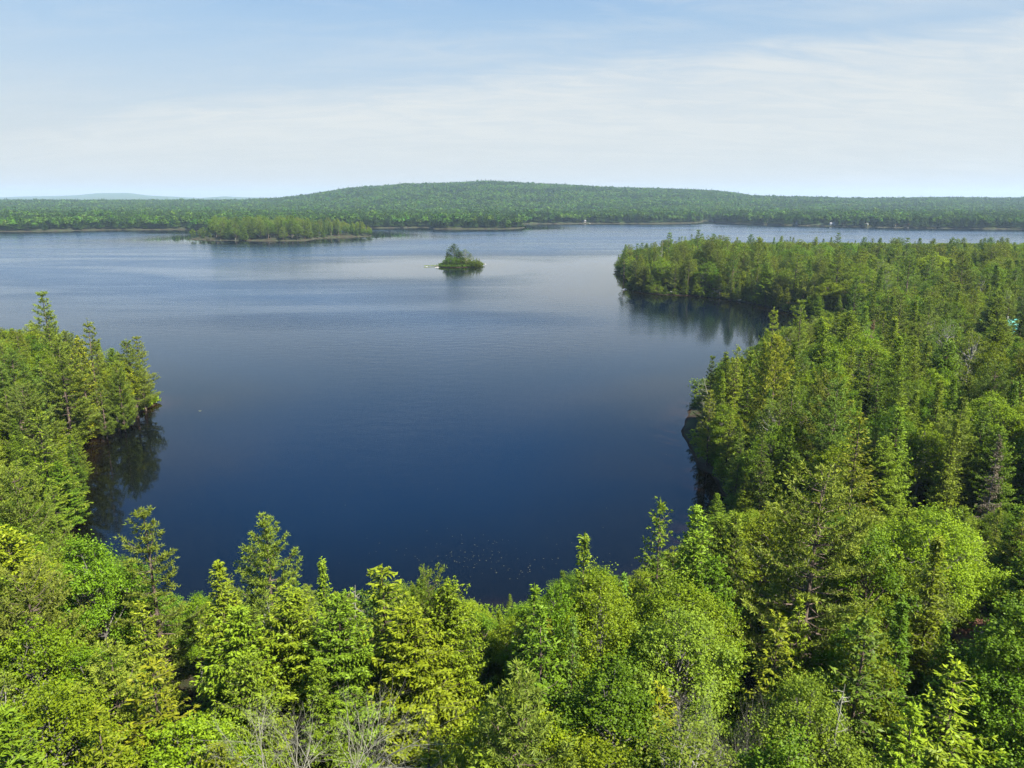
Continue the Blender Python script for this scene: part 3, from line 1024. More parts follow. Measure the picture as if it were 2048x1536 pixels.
landmark('fir', 1325, 998, 18.0, 'ragged dark spruce with lit right side standing high against the water', 'the ragged dark spruce at the water', 1, 0.85, (1.3, 1.3, 0.9))
landmark('spruce', 1395, 1012, 17.0, 'pale green pointed spruce right beside the ragged dark spruce', 'the pale pointed spruce', 0, 1.0, (1.05, 1.2, 1.3))
landmark('fir', 1250, 1085 + 60, 12.0, 'small bluish young fir between the dark spire and ragged dark spruce', None, 0, 0.8, (1.1, 1.5, 1.8))
landmark('fir', 1143, 1232, 13.5, 'slim bluish-grey spruce sunk in shade amid the maples right of the gap', 'the slim bluish spruce in the shade', 0, 0.75, (1.0, 1.35, 1.9))
landmark('fir', 1100, 1235, 12.5, 'slim brownish half-dead spruce just left of the slim bluish spruce', None, 0, 0.7, (1.6, 1.2, 1.0))
landmark('pine', 1640, 935, 21.0, 'very broad soft-needled pine rising out of the right bank woods', 'the very broad soft pine', 2, 1.05, (1.25, 1.25, 1.15))
landmark('spruce', 1430, 1155 - 40, 14.0, 'bright wide spruce below the pale pointed spruce', None, 1, 1.0, (0.95, 1.15, 0.9))
landmark('fir', 1565, 1165 + 60, 14.5, 'dark olive spruce with thin crooked tip in a dark hollow of the canopy', 'the dark olive spruce in the hollow', 1, 1.15, (1.6, 1.45, 0.9))
landmark('fir', 860, 1410, 13.5, 'narrow olive spruce rising in the middle of the bottom edge', 'the narrow olive spruce at the bottom', 0, 0.95, (1.6, 1.5, 0.8))
landmark('fir', 300, 1315, 14.0, 'olive-brown hemlock with drooping layers in the lower left canopy', 'the olive-brown hemlock', 1, 1.3, (1.6, 1.4, 0.8))
landmark('fir', 1325, 1375, 13.5, 'dull olive spruce half in shade right of the bottom middle', None, 1, 1.1, (1.6, 1.35, 0.8))
landmark('fir', 1920, 1325, 14.0, 'tall dark spruce with olive boughs near the lower right corner', 'the tall dark spruce near the corner', 1, 1.3, (1.7, 1.6, 0.8))
landmark('spruce', 1830, 1400, 13.5, 'bright yellow-green spruce leaning in the lower right canopy', None, 3, 1.3, (1.2, 1.2, 0.9))
landmark('maple', 1370, 1205, 15.5, 'grey-green broadleaf with pale bare limbs showing through its crown', 'the grey-green tree with pale limbs', 0, 1.0, (0.95, 1.0, 1.9))
landmark('maple', 1640, 1350, 13.5, 'grey-green broadleaf with crooked limbs in the lower right canopy', None, 2, 0.9, (0.95, 1.0, 1.7))
landmark('maple', 1010, 1385, 14.0, 'bright yellow-green maple at bottom centre with pale twigs', None, 0, 1.05, (1.25, 1.1, 0.8))
landmark('maple', 80, 1390, 14.0, 'largest bright maple crown in the bottom left corner', 'the big bright maple in the corner', 2, 1.05, (1.2, 1.08, 0.9))
landmark('spruce', 430, 1490, 12.5, 'small yellow spruce top at the bottom edge left of centre', None, 1, 1.0, (1.2, 1.15, 0.8))
# --- left headland
landmark('pine', 88, 590, 23.5, 'tallest pine of the left headland with ragged tiered top', 'the tallest headland pine', 1, 1.05, (1.15, 1.2, 1.0))
landmark('pine', 168, 617, 21.5, 'second tall tiered pine of the left headland, right of the tallest', 'the second tall headland pine', 3, 1.0, (1.35, 1.35, 1.1))
landmark('pine', 112, 665, 20.5, 'massive broad pine filling the middle of the left headland', None, 0, 1.1, (0.95, 1.0, 0.85))
landmark('fir', 150, 655, 19.0, 'dark olive spruce top just under the second tall pine of the headland', None, 1, 1.0, (1.6, 1.3, 0.7))
landmark('pine', 254, 664, 16.5, 'pine at the very tip of the left headland with boughs over the water', 'the pine at the headland tip', 0, 1.3, (1.25, 1.25, 1.0))
landmark('pine', 272, 672, 15.5, 'light thin-topped pine hard against the headland tip pine', None, 1, 1.35, (1.5, 1.5, 1.2))
landmark('maple', 215, 705, 13.0, 'bright yellow-green maple glowing between the headland pines', None, 1, 1.25, (1.3, 1.15, 0.8))
landmark('pine', 196, 745, 13.0, 'small bluish pine in front of the bright headland maple', None, 1, 0.85, (0.95, 1.15, 1.2))
landmark('fir', 75, 815, 17.0, 'dark spruce at the headland shore hanging over the black cove', 'the dark spruce over the black cove', 1, 1.3, (1.1, 1.15, 0.8))
landmark('pine', 20, 930, 18.5, 'soft pale pine at the left edge below the black cove spruce', 'the soft pale pine at the left edge', 2, 0.8, (1.35, 1.35, 1.2))
landmark('spruce', 5, 1060, 16.5, 'yellow-green layered spruce at the left edge under the soft pale pine', None, 1, 1.2, (1.3, 1.15, 0.8))
landmark('pine', 228, 694, 15.0, 'shorter pine just left of the one at the very tip of the left headland', None, 2, 0.8, (1.1, 1.15, 0.9))
# --- right bank
landmark('pine', 1550, 615, 19.0, 'thin see-through pine standing at the mouth of the bay', 'the thin pine at the bay mouth', 3, 0.9, (1.5, 1.45, 1.0))
landmark('pine', 1606, 600, 20.0, 'taller tiered pine beside the thin pine at the bay mouth', None, 1, 1.0, (1.35, 1.35, 1.1))
landmark('pine', 1556, 668, 21.0, 'yellowish broad pine with sagging tiers on the right bank point', 'the yellowish tiered pine', 0, 0.95, (1.5, 1.35, 0.8))
landmark('fir', 1478, 690, 17.0, 'dark spruce trio top at the edge of the right bank water', 'the dark spruces at the bank edge', 1, 0.9, (1.4, 1.4, 0.8))
landmark('fir', 1455, 702, 16.0, 'dark spruce just left of the topmost of the bank edge spruces', None, 0, 1.1, (1.4, 1.4, 0.8))
landmark('fir', 1500, 706, 16.5, 'dark spruce just right of the topmost of the bank edge spruces', None, 0, 1.1, (1.3, 1.3, 0.8))
landmark('pine', 1424, 712, 15.0, 'dark small pine top leaning left over the right bank water', None, 1, 0.8, (0.9, 1.0, 0.9))
landmark('birch', 1945, 655, 16.0, 'bright birch with slender white trunk above the sunny clearing', 'the birch above the clearing', 0, 1.15, (1.1, 1.1, 0.7), cat='tree')
landmark('fir', 1745, 745 - 50, 17.0, 'big dark shady spruce in the middle of the right bank woods', None, 1, 1.2, (0.9, 0.95, 0.7))
landmark('fir', 1720, 828, 17.0, 'tall dull spruce with thin grey top in the right bank woods', 'the tall dull spruce', 1, 1.1, (1.4, 1.2, 0.8))
landmark('pine', 1715, 545 + 10, 20.0, 'dark green pine with flat tiers at the inner end of the bay', 'the dark pine at the inner bay', 1, 1.1, (0.75, 0.95, 0.9))
# --- far peninsula
for px, py, h, v, lab in [(1250, 491, 18, 3, 'leftmost thin pine on the outer tip of the far peninsula'),
                          (1274, 484, 20, 1, 'second pine from the outer tip of the far peninsula'),
                          (1286, 483, 19.5, 1, 'tall pine third from the outer tip of the far peninsula'),
                          (1338, 463, 24, 3, 'lone spindly tall pine above the left end of the peninsula woods'),
                          (1396, 460, 24, 1, 'highest full-crowned pine of the peninsula skyline'),
                          (1428, 468, 21, 0, 'broad pine right of the highest pine on the peninsula skyline'),
                          (1452, 474, 19, 3, 'small flat-headed pine on the peninsula skyline'),
                          (1502, 467, 20, 0, 'umbrella-topped pine standing alone on the peninsula skyline'),
                          (1676, 466, 21, 1, 'dark double-topped pine above the middle of the peninsula skyline'),
                          (1728, 473, 19, 0, 'dark pine right of the double-topped one on the peninsula skyline'),
                          (1905, 474, 18, 0, 'low wide pine on the right part of the peninsula skyline'),
                          (1300, 494, 17, 0, 'dark pine fourth from the outer tip of the far peninsula')]:
    landmark('pine', px, py, h, lab, lab.split(' of the far')[0] if False else None, v, 1.15, (0.75, 0.98, 0.9))
LAND.append(('the highest pine of the peninsula', 1396, 480))
LAND.append(('the spindly pine of the peninsula', 1338, 490))
LAND.append(('the double-topped peninsula pine', 1676, 485))

# bare and dead ones


def wood_tree(name, meshkey, px, ptop, h, H0, label, wide=1.0, rz=0.0, cat='bare tree', tilt=(0, 0), z=None):
    gz = 1.5
    for it in range(3):
        x, yy = unproject(px, ptop, gz + h)
        gz = gz1(x, yy)
    s = h / H0
    tops = [v.co for v in WOOD[meshkey].vertices if v.co.z > H0 * 0.6]
    ox, oy = sum(c.x for c in tops) / len(tops) * s * wide, sum(c.y for c in tops) / len(tops) * s * wide
    x, yy = x - (ox * math.cos(rz) - oy * math.sin(rz)), yy - (ox * math.sin(rz) + oy * math.cos(rz))
    o = link(name, WOOD[meshkey])
    o.location = (x, yy, max(gz, -0.5))
    o.rotation_euler = (tilt[0], tilt[1], rz)
    o.scale = (s * wide, s * wide, s)
    tag(o, label, cat)
    TREES.append((x, yy, 1.5, o, 'bare', h))
    return o


wood_tree('bare_tree', 'bare_maple', 655, 1362, 15.6, 13, 'bare grey tree with a dense fan of fine twigs at lower left', 1.0, 0.4)
LAND.append(('the bare grey twiggy tree', 655, 1420))
wood_tree('bare_tree', 'bare_maple', 1392, 1368, 14.0, 13, 'bare limbs of a pale dead tree in the lower right canopy', 0.5, 2.0)
wood_tree('bare_tree', 'bare_maple', 1490, 1385, 13.2, 13, 'short dead tree with curled pale branch ends, right of the bare limbs', 0.5, 4.0)
LAND.append(('the pale dead limbs', 1440, 1380))
wood_tree('dead_tree', 'snag_thin', 702, 1172, 14.0, 12, 'slim grey dead spar with bare twigs beside the shaggy olive-brown fir', 1.1, 1.0, 'dead tree')
wood_tree('dead_tree', 'snag2', 1416, 752, 12.5, 12, 'dead white-branched tree leaning left over the right bank water', 1.1, 0.1, 'dead tree')
wood_tree('dead_tree', 'snag2', 1412, 800, 10.0, 12, 'lower dead tree with pale branches poking out over the water', 1.0, -0.2, 'dead tree')
wood_tree('dead_tree', 'snag', 1325, 478, 21.0, 12, 'thin dead spar left of the spindly pine on the peninsula', 0.7, 0.0, 'dead tree')
wood_tree('dead_tree', 'snag_thin', 1680, 1365, 14.0, 12, 'grey spar with stubs of branches near the lower right corner', 1.0, 0.0, 'dead tree')
landmark('dead_spruce_tree', 1748, 640, 15.0, 'rusty brown dead spruce amid green trees on the right bank', 'the rusty brown dead spruce', p=DEADSP, wide=1.0)
landmark('dead_spruce_tree', 2000, 870, 13.0, 'grey-brown dying spruce near the right edge', 'the grey-brown dying spruce', p=DEADSP, wide=0.9, tint=(0.9, 1.2, 1.2))

# skyline of the woods against the water (picture columns and rows): a free-growing tree is kept below it
SKY_NEAR = ([-900, -60, 0, 60, 80, 140, 200, 250, 300, 360, 400, 440, 480, 600, 640, 690, 730, 800, 880, 930, 960, 985, 1012, 1045, 1100, 1180, 1260, 1290, 1350, 1400, 1480, 3000],
            [1000, 1010, 1025, 1060, 1120, 1135, 1080, 1100, 1150, 1185, 1185, 1150, 1170, 1165, 1165, 1175, 1160, 1150, 1165, 1180, 1200, 1228, 1195, 1165, 1145, 1135, 1140, 1120, 1075, 1040, 1010, 1000])
SKY_LEFT = ([-900, 0, 40, 60, 130, 175, 210, 250, 290, 305, 330], [640, 650, 655, 640, 655, 668, 690, 690, 705, 770, 900])
SKY_RIGHT = ([1370, 1388, 1396, 1415, 1450, 1490, 1525, 1560, 1610, 1660, 1720, 1800, 3000], [990, 900, 790, 740, 710, 705, 668, 650, 640, 620, 600, 560, 540])
SKY_PEN = ([1228, 1240, 1300, 1340, 1390, 1420, 1480, 1560, 1700, 1850, 2048, 3000], [535, 496, 492, 484, 472, 474, 480, 479, 480, 482, 480, 480])


def skyline(px, y, x):
    if y > 300 or (y > 228 and x > 80):
        tab = SKY_PEN
    elif x < -45 and y > 86:
        tab = SKY_LEFT
    elif y > 82:
        tab = SKY_RIGHT
    else:
        tab = SKY_NEAR
    return np.interp(px, *tab)


CAND = []
sp_rows = [(-30, 62, 4.3), (62, 130, 4.5), (130, 260, 5.4), (260, 560, 5.8)]
for ya, yb, sp in sp_rows:
    yv = ya
    k = 0
    while yv < yb:
        xw = 1.0 * max(yv, 0) + 55
        xs = np.arange(-xw, xw, sp) + (sp / 2 if k % 2 else 0)
        for xv in xs:
            CAND.append((xv + rng.uniform(-.36, .36) * sp, yv + rng.uniform(-.36, .36) * sp, sp))
        yv += sp * 0.87
        k += 1
CAND = np.array(CAND)
sdc = signed_dist(CAND[:, 0], CAND[:, 1])
keep = sdc > 0.7
CAND, sdc = CAND[keep], sdc[keep]
CLEAR = [(unproject(1955, 742, 2.5), 6.5), (unproject(1990, 1285, 2.0), 3.4), ((143.0, 212.0), 7.6), (unproject(235, 815, 1.0), 6.0)]
FREE = []       # dict per tree
for (x, y, sp), s in zip(CAND, sdc):
    if y < -6 and abs(x) > 40:
        continue
    if any((x - q[0]) ** 2 + (y - q[1]) ** 2 < rad * rad for q, rad in CLEAR):
        continue
    pxx, pyy, dd = project(x, y, 12)
    if y > 20 and not (-330 < pxx < 2380):
        continue
    if any((x - a) ** 2 + (y - b) ** 2 < (0.62 * rr + 0.35 * sp) ** 2 for a, b, rr, *_ in TREES[:110]):
        continue
    patch = fbm(np.array([x]), np.array([y]), 38, 3)[0]
    patch2 = fbm(np.array([x]), np.array([y]), 17, 4)[0]
    u = rng.random()
    if y < 62:
        w4 = dict(maple=0.58 + 0.22 * patch, birch=0.08, spruce=0.24 - 0.16 * patch, fir=0.09, pine=0.03)
    elif x < -45:
        w4 = dict(maple=0.2 + .1 * patch, birch=0.03, spruce=0.27, fir=0.22, pine=0.28)
    elif y < 300:
        w4 = dict(maple=0.24 + 0.18 * patch, birch=0.05, spruce=0.40 - .1 * patch, fir=0.19, pine=0.12)
    else:
        w4 = dict(maple=0.24 + 0.15 * patch, birch=0.04, spruce=0.42, fir=0.20, pine=0.12)
        if s < 26 and x < 150:
            w4['pine'] = 0.5
    ks = list(w4)
    pr = np.clip(np.array([w4[k] for k in ks]), 0.01, None)
    kind = ks[int(np.searchsorted(np.cumsum(pr / pr.sum()), u))]
    hm = {'maple': 13.6, 'birch': 13.6, 'spruce': 14.2, 'fir': 13.8, 'pine': 17.0}[kind]
    h = hm * (1 + 0.10 * patch2) * rng.uniform(0.78, 1.18)
    if y > 228:
        h *= rng.uniform(0.72, 1.22)
        if kind == 'pine':
            h *= 1.1
    tall = y > 228 and x > 50 and kind in ('pine', 'fir', 'spruce') and rng.random() < 0.16
    if rng.random() < 0.10:
        h *= 0.72
    if s < 3:
        h *= 0.85
    g_ = gz1(x, y)
    # keep below the skyline across the crown's width
    for dx in (-2.0, 0.0, 2.0):
        a, b, c = project(x + dx, y, g_ + h)
        lim = skyline(a, y, x) + rng.uniform(0, 14) * (60.0 / max(y, 60)) + (4 if dx == 0 else -8) - (11 if tall else 0)
        if y > 22 and b < lim:
            hmax = float(zof(lim, y)) - g_
            h = min(h, hmax)
    a, b, c = project(x, y, g_ + h)
    if 120 < y < 209 and (1952 < a < 1990 or 2022 < a < 2046):      # keeps the cabin roof in view
        h = min(h, float(zof(672, y)) - g_)
    if 40 < y < CLEAR[1][0][1] and 1940 < a < 2048:
        h = min(h, float(zof(1262 + 40, y)) - g_)
    if 12 < y < 36.5 and 575 < a < 735:
        h = min(h, float(zof(1455, y)) - g_)
    if 60 < y < CLEAR[0][0][1] and 1925 < a < 1990:
        h = min(h, float(zof(752, y)) - g_)
    if h < 3.2:
        continue
    FREE.append(dict(x=x, y=y, z=g_, h=h, kind=kind, s=s, patch=patch))

HEAD = [(150, 840, 9), (140, 862, 9), (128, 890, 8), (112, 915, 9), (98, 945, 10), (86, 985, 9), (70, 1010, 9), (60, 1050, 7), (76, 1110, 5), (120, 930, 6)]
for i, (px, py, h) in enumerate(HEAD):
    x, y = unproject(px, py, h + 0.6)
    FREE.append(dict(x=x, y=y, z=max(gz1(x, y), 0.1), h=h, kind='bush' if h < 6 else ('fir', 'spruce')[i % 2], s=1.0, patch=0.0, bank=True))
# rows of trees hanging over the banks
bank = []
for poly in POLYS[:1]:
    P = np.array(poly)
    for i in range(len(P) - 1):
        a, b = P[i], P[i + 1]
        if np.linalg.norm(b - a) > 60 or a[1] < 50 or abs(a[0]) > 1.1 * a[1] + 60:
            continue
        nrm = np.array([-(b - a)[1], (b - a)[0]])
        nrm = nrm / (np.linalg.norm(nrm) + 1e-6)
        if signed_dist([a[0] + nrm[0] * 1.5], [a[1] + nrm[1] * 1.5])[0] < 0:
            nrm = -nrm
        p = (a + b) / 2 + nrm * rng.uniform(0.3, 1.5)
        if any((p[0] - q[0]) ** 2 + (p[1] - q[1]) ** 2 < rad * rad for q, rad in CLEAR):
            continue
        kind = rng.choice(['bush', 'bush', 'bush', 'spruce', 'fir'])
        h = rng.uniform(3.0, 5.5) if kind == 'bush' else rng.uniform(4.5, 9)
        g_ = gz1(p[0], p[1])
        a_, b_, c_ = project(p[0], p[1], g_ + h)
        lim = skyline(a_, p[1], p[0])
        if b_ < lim:
            h = min(h, float(zof(lim, p[1])) - g_)
        if h < 2.0:
            continue
        if 25 < p[0] < 60 and 80 < p[1] < 135:
            p = p + np.array([0.9, 0])
        FREE.append(dict(x=p[0], y=p[1], z=g_, h=h, kind=str(kind), s=1.0, patch=0.0, bank=True))

TINTS = {'maple': [(1, 1, 1), (1.08, 1.02, 0.85), (0.8, 0.98, 1.1), (0.95, 1.05, 0.85), (0.72, 0.88, 0.95), (1.12, 1.1, 0.9)],
         'birch': [(1, 1, 1), (1.1, 1.1, 1.2), (0.9, 1.0, 1.0)],
         'spruce': [(1, 1, 1), (1.12, 1.08, 0.85), (0.8, 0.95, 0.9), (0.95, 1.0, 0.9), (1.05, 1.1, 1.0), (0.75, 0.88, 0.8)],
         'fir': [(1, 1, 1), (1.4, 1.35, 0.9), (1.0, 1.15, 1.1), (1.3, 1.3, 0.9), (0.75, 0.9, 0.85)],
         'bush': [(1, 1, 1), (1.1, 1.0, 0.9), (0.75, 0.9, 0.9), (0.9, 1.0, 0.8)],
         'pine': [(1, 1, 1), (1.25, 1.2, 0.95), (0.85, 1.05, 1.05), (1.1, 1.05, 0.85)]}
for f in FREE:
    a, b, d = project(f['x'], f['y'], f['z'] + f['h'])
    f['px'], f['py'], f['d'] = a, b, d
    seen = -60 < a < 2108 and -200 < b < 1640 and f['y'] > 15
    f['score'] = f['h'] / max(d, 5) * (1.6 if f['s'] < 8 and f['y'] > 100 else 1.0) if seen else -1
    f['tint'] = TINTS[f['kind']][rng.integers(len(TINTS[f['kind']]))]
    f['var'] = int(rng.integers(4))
    f['rz'] = rng.uniform(0, 6.28)
    f['wide'] = rng.uniform(0.9, 1.22) * (1.25 if f['h'] < 8 and f['kind'] != 'bush' else 1.0) * ((1.5 if f['kind'] in ('maple', 'birch') else 1.2) if f['y'] > 260 else 1.15 if f['y'] > 130 else 1.0)
    if f.get('bank'):
        f['wide'] *= 1.15
CAP = {'maple': 285, 'birch': 120, 'spruce': 285, 'fir': 250, 'pine': 190, 'bush': 200}
singles, rest = [], []
for k in CAP:
    fs = sorted([f for f in FREE if f['kind'] == k], key=lambda f: -f['score'])
    vis = [f for f in fs if f['score'] > 0]
    singles += vis[:CAP[k]]
    rest += vis[CAP[k]:] + [f for f in fs if f['score'] <= 0]

ORD = ['nearest', 'second', 'third', 'fourth', 'fifth', 'sixth', 'seventh', 'eighth', 'ninth', 'tenth', 'eleventh', 'twelfth', 'thirteenth', 'fourteenth', 'fifteenth', 'sixteenth', 'seventeenth', 'eighteenth', 'nineteenth', 'twentieth', 'twenty-first', 'twenty-second', 'twenty-third', 'twenty-fourth', 'twenty-fifth', 'twenty-sixth',
       'twenty-seventh', 'twenty-eighth', 'twenty-ninth', 'thirtieth', 'thirty-first', 'thirty-second', 'thirty-third', 'thirty-fourth', 'thirty-fifth', 'thirty-sixth']
DESC = {'maple': 'leafy maple', 'birch': 'airy birch', 'spruce': 'light-tipped spruce', 'fir': 'dark fir', 'pine': 'long-needled pine', 'bush': 'leafy shore bush'}
SECT = ['right of', 'up right from', 'above', 'up left from', 'left of', 'down left from', 'below', 'down right from']
bins = {}
for f in singles:
    best = min(LAND, key=lambda L: (L[1] - f['px']) ** 2 + (L[2] - f['py']) ** 2)
    dx, dy = f['px'] - best[1], best[2] - f['py']
    sec = int(round(math.atan2(dy, dx) / (math.pi / 4))) % 8
    f['lm'] = best[0]
    bins.setdefault((best[0], sec, f['kind']), []).append((dx * dx + dy * dy, id(f), f))
for (lm, sec, kind), lst in bins.items():
    lst.sort(key=lambda q: q[:2])
    for i, (_, _, f) in enumerate(lst):
        if i < len(ORD):
            f['label'] = '%s %s %s %s' % (ORD[i], DESC[kind], SECT[sec], lm)
        else:
            f['label'] = '%s far %s %s' % (DESC[kind], SECT[sec], lm)
GROUPS = {'maple': 'maples in the woods round the lake', 'birch': 'birches in the woods round the lake', 'spruce': 'spruces in the woods round the lake',
          'fir': 'firs in the woods round the lake', 'pine': 'pines in the woods round the lake', 'bush': 'leafy bushes along the banks'}
for f in singles:
    r_ = place_tree(f['kind'], f['x'], f['y'], f['h'], f['var'], f['rz'], f['wide'], f['tint'], z=f['z'], tilt=(rng.normal() * 0.03, rng.normal() * 0.03))
    tag(r_, f['label'], 'bush' if f['kind'] == 'bush' else 'tree', GROUPS[f['kind']])

# the rest of the near woods, one mass per kind
for k in CAP:
    fs = [f for f in rest if f['kind'] == k]
    if not fs:
        continue
    ids = [i for i, q in enumerate(NEARKIDS) if q[1] == k]
    idx = [ids[f['var'] % len(ids)] for f in fs]
    H0 = np.array([NEARKIDS[i][2] for i in idx])
    hs = np.array([f['h'] for f in fs]) / H0
    wd_ = np.array([f['wide'] for f in fs])
    scatter(k + '_woods', NEARP, np.array([(f['x'], f['y'], f['z']) for f in fs]), np.stack([hs * wd_, hs * wd_, hs], 1),
            np.stack([np.zeros(len(fs)), np.zeros(len(fs)), np.array([f['rz'] for f in fs])], 1), idx,
            np.array([f['tint'] for f in fs]), 'mass of %s crowns merging into the woods of the right bank and peninsula' % k)
print('FREE', len(FREE), 'singles', len(singles), {k: sum(f['kind'] == k for f in FREE) for k in CAP})

# ------------------------------------------------------------------ long island and tiny island


def island_tree(kind, x, y, h, var, wide, tint, label, group=None, z=None):
    r_ = place_tree(kind, x, y, h, var, None, wide, tint, z=z)
    tag(r_, label, 'tree', group)


r2 = np.random.default_rng(77)
cand = np.stack([r2.uniform(-362, -165, 6000), r2.uniform(784, 962, 6000)], 1)
sdl = signed_dist(cand[:, 0], cand[:, 1])
taken = []
for (x, y), s in zip(cand, sdl):
    if s < 2.0 or any((x - a) ** 2 + (y - b) ** 2 < 8.2 ** 2 for a, b, *_ in taken):
        continue
    taken.append((x, y, s))
taken.sort(key=lambda q: q[1] - 0.2 * q[0])
fi, bi = [], []
for x, y, s in taken:
    px = project(x, y, 10)[0]
    h = 15.0 if px > 425 else 9.5
    if px > 425 and px < 600:
        h = 17.5
    if px > 690:
        h = 12
    h *= r2.uniform(0.9, 1.3)
    if s < 4:
        h *= .75
    row = (x, y, h, px)
    (fi if len(fi) < 110 else bi).append(row)
fi.sort(key=lambda q: q[3])
seen_n = {}
for x, y, h, px in fi:
    kind = 'pine' if r2.random() < 0.45 else ('maple' if r2.random() < 0.5 else 'spruce')
    where = ('low left end' if px < 432 else 'tall middle' if px < 610 else 'thinner right end')
    seen_n[(kind, where)] = seen_n.get((kind, where), 0) + 1
    island_tree(kind, x, y, h, int(r2.integers(4)), r2.uniform(1.25, 1.6), (0.95, 1.08, 0.95) if kind == 'pine' else (0.72, 0.85, 1.0),
                '%s %s from the left on the %s of long island' % (ORD[seen_n[(kind, where)] - 1] if seen_n[(kind, where)] > 1 else 'first', {'pine': 'long-needled pine', 'maple': 'round green broadleaf tree', 'spruce': 'pointed spruce'}[kind], where),
                '%ss on the %s of the long island' % (kind, where))
if bi:
    a = np.array(bi)
    ids = [i for i, q in enumerate(NEARKIDS) if q[1] in ('pine', 'maple')]
    idx = r2.choice(ids, len(a))
    hs = a[:, 2] / np.array([NEARKIDS[i][2] for i in idx])
    scatter('island_woods', NEARP, np.stack([a[:, 0], a[:, 1], ground_z(a[:, 0], a[:, 1])], 1), np.stack([hs * 1.2, hs * 1.2, hs], 1),
            np.stack([a[:, 0] * 0, a[:, 0] * 0, r2.uniform(0, 6.28, len(a))], 1), idx, np.tile([1.1, 1.05, 1.0], (len(a), 1)), 'tree crowns behind the front rows of the long wooded island')

for kind, px, ptop, h, v, wd, tint, lab in [
    ('pine', 908, 487, 13.0, 0, 1.35, (0.75, 0.95, 0.9), 'tall dark pine that tops the tiny island'),
    ('birch', 931, 497, 10.5, 1, 1.0, (1.0, 1.1, 1.6), 'airy pale tree just right of the tall pine on the tiny island'),
    ('birch', 941, 505, 8.0, 0, 0.6, (1.1, 1.1, 1.2), 'small airy tree right of the pale one on the tiny island'),
    ('spruce', 922, 505, 8.5, 3, 1.0, (1.2, 0.95, 0.9), 'brownish bushy spruce in the middle of the tiny island'),
    ('spruce', 894, 504, 8.0, 2, 1.4, (1.0, 0.95, 0.9), 'small thin spruce at the left side of the tiny island'),
    ('bush', 893, 514, 5.0, 1, 1.0, (0.6, 0.85, 1.0), 'dark green bush at the left end of the tiny island'),
    ('bush', 903, 511, 5.0, 0, 1.0, (0.7, 0.9, 0.9), 'dark bush left of the tall pine foot on the tiny island'),
    ('bush', 913, 513, 5.0, 0, 1.0, (0.8, 0.95, 0.9), 'bush right below the tall pine on the tiny island'),
    ('bush', 922, 512, 5.0, 1, 1.1, (0.5, 0.65, 0.7), 'darkest bush in the middle of the tiny island'),
    ('bush', 932, 515, 5.0, 0, 1.0, (1.1, 1.0, 0.8), 'tawny bush right of the middle of the tiny island'),
    ('bush', 941, 517, 5.0, 1, 1.0, (0.9, 1.0, 0.8), 'round green bush in the right half of the tiny island'),
    ('bush', 950, 518, 4.0, 0, 0.9, (1.1, 1.05, 0.8), 'bright bush second from the right end of the tiny island'),
    ('bush', 958, 521, 3.0, 0, 0.8, (1.2, 1.1, 0.7), 'lowest bush at the right foot of the tiny island'),
    ('fir', 946, 514, 6.0, 0, 1.3, (1.3, 1.4, 0.9), 'small fir right of the middle of the tiny island'),
    ('fir', 953, 516, 5.5, 0, 1.3, (1.5, 1.5, 0.9), 'small fir near the right end of the tiny island'),
    ('fir', 959, 517, 5.0, 0, 1.4, (1.8, 1.6, 0.9), 'last small fir at the right end of the tiny island'),
    ('pine', 918, 500, 9.0, 0, 1.3, (0.7, 0.9, 0.9), 'shorter dark pine leaning against the tall one on the tiny island'),
]:
    y = 484.0 + (6 if h < 7 else 0) * (-1)
    x = unproject(px, ptop, h)[0]
    dist = y
    x = (px - 1024) / FPX * (y * math.cos(PITCH) + (CAM_H - h) * math.sin(PITCH))
    zt = float(zof(ptop, y))
    g0 = gz1(x, y)
    r_ = place_tree(kind, x, y, max(zt - g0, 1.5) * 1.0, v, None, wd * 1.55 * (0.75 if kind == 'bush' else 1.0), tuple(q * (0.68 if kind == 'bush' else 0.8) for q in tint))
    tag(r_, lab, 'bush' if kind == 'bush' else 'tree', 'trees on the tiny island')

# ------------------------------------------------------------------ far woods
r3 = np.random.default_rng(5)
FP = []
for ya, yb, sp in [(1000, 1650, 5.6), (1650, 3300, 7.8)]:
    n = int((yb - ya) * 0.84 * (yb + ya) / sp ** 2)
    y = np.sqrt(r3.uniform(ya ** 2, yb ** 2, n))
    x = r3.uniform(-0.84, 0.84, n) * y
    FP.append(np.stack([x, y, np.full(n, sp)], 1))
FP = np.concatenate(FP)
sf = signed_dist(FP[:, 0], FP[:, 1])
FP, sf = FP[sf > 2.5], sf[sf > 2.5]
# drop points hidden behind the crest of the hill
zf = ground_z(FP[:, 0], FP[:, 1], sf)
pat = fbm(FP[:, 0], FP[:, 1], 260, 8) + 0.6 * fbm(FP[:, 0], FP[:, 1], 90, 18)
pr = r3.random(len(FP))
conif = pr < np.clip(0.55 - 0.28 * pat + 0.25 * np.exp(-sf / 60), 0.1, 0.9)
kindi = np.where(conif, np.where(r3.random(len(FP)) < 0.28, 'pine', 'spruce'), 'maple')
idl = {k: [i for i, q in enumerate(FARKIDS) if q[1] == k] for k in ('pine', 'spruce', 'maple')}
idx = np.array([r3.choice(idl[k]) for k in kindi])
sc_ = r3.uniform(0.78, 1.15, len(FP)) * np.where(FP[:, 2] > 15, 1.6, np.where(FP[:, 2] > 7, 1.0, 1.0))
sc_ *= np.where(r3.random(len(FP)) < 0.03, 1.3, 1.0)
wds = r3.uniform(1.1, 1.6, len(FP)) * np.where(FP[:, 2] > 7, 1.15, 1.0)
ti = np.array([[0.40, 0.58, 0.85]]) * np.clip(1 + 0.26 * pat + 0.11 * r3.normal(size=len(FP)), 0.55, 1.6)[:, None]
ti[:, 0] *= np.clip(1 + 0.1 * r3.normal(size=len(FP)), .7, 1.4)
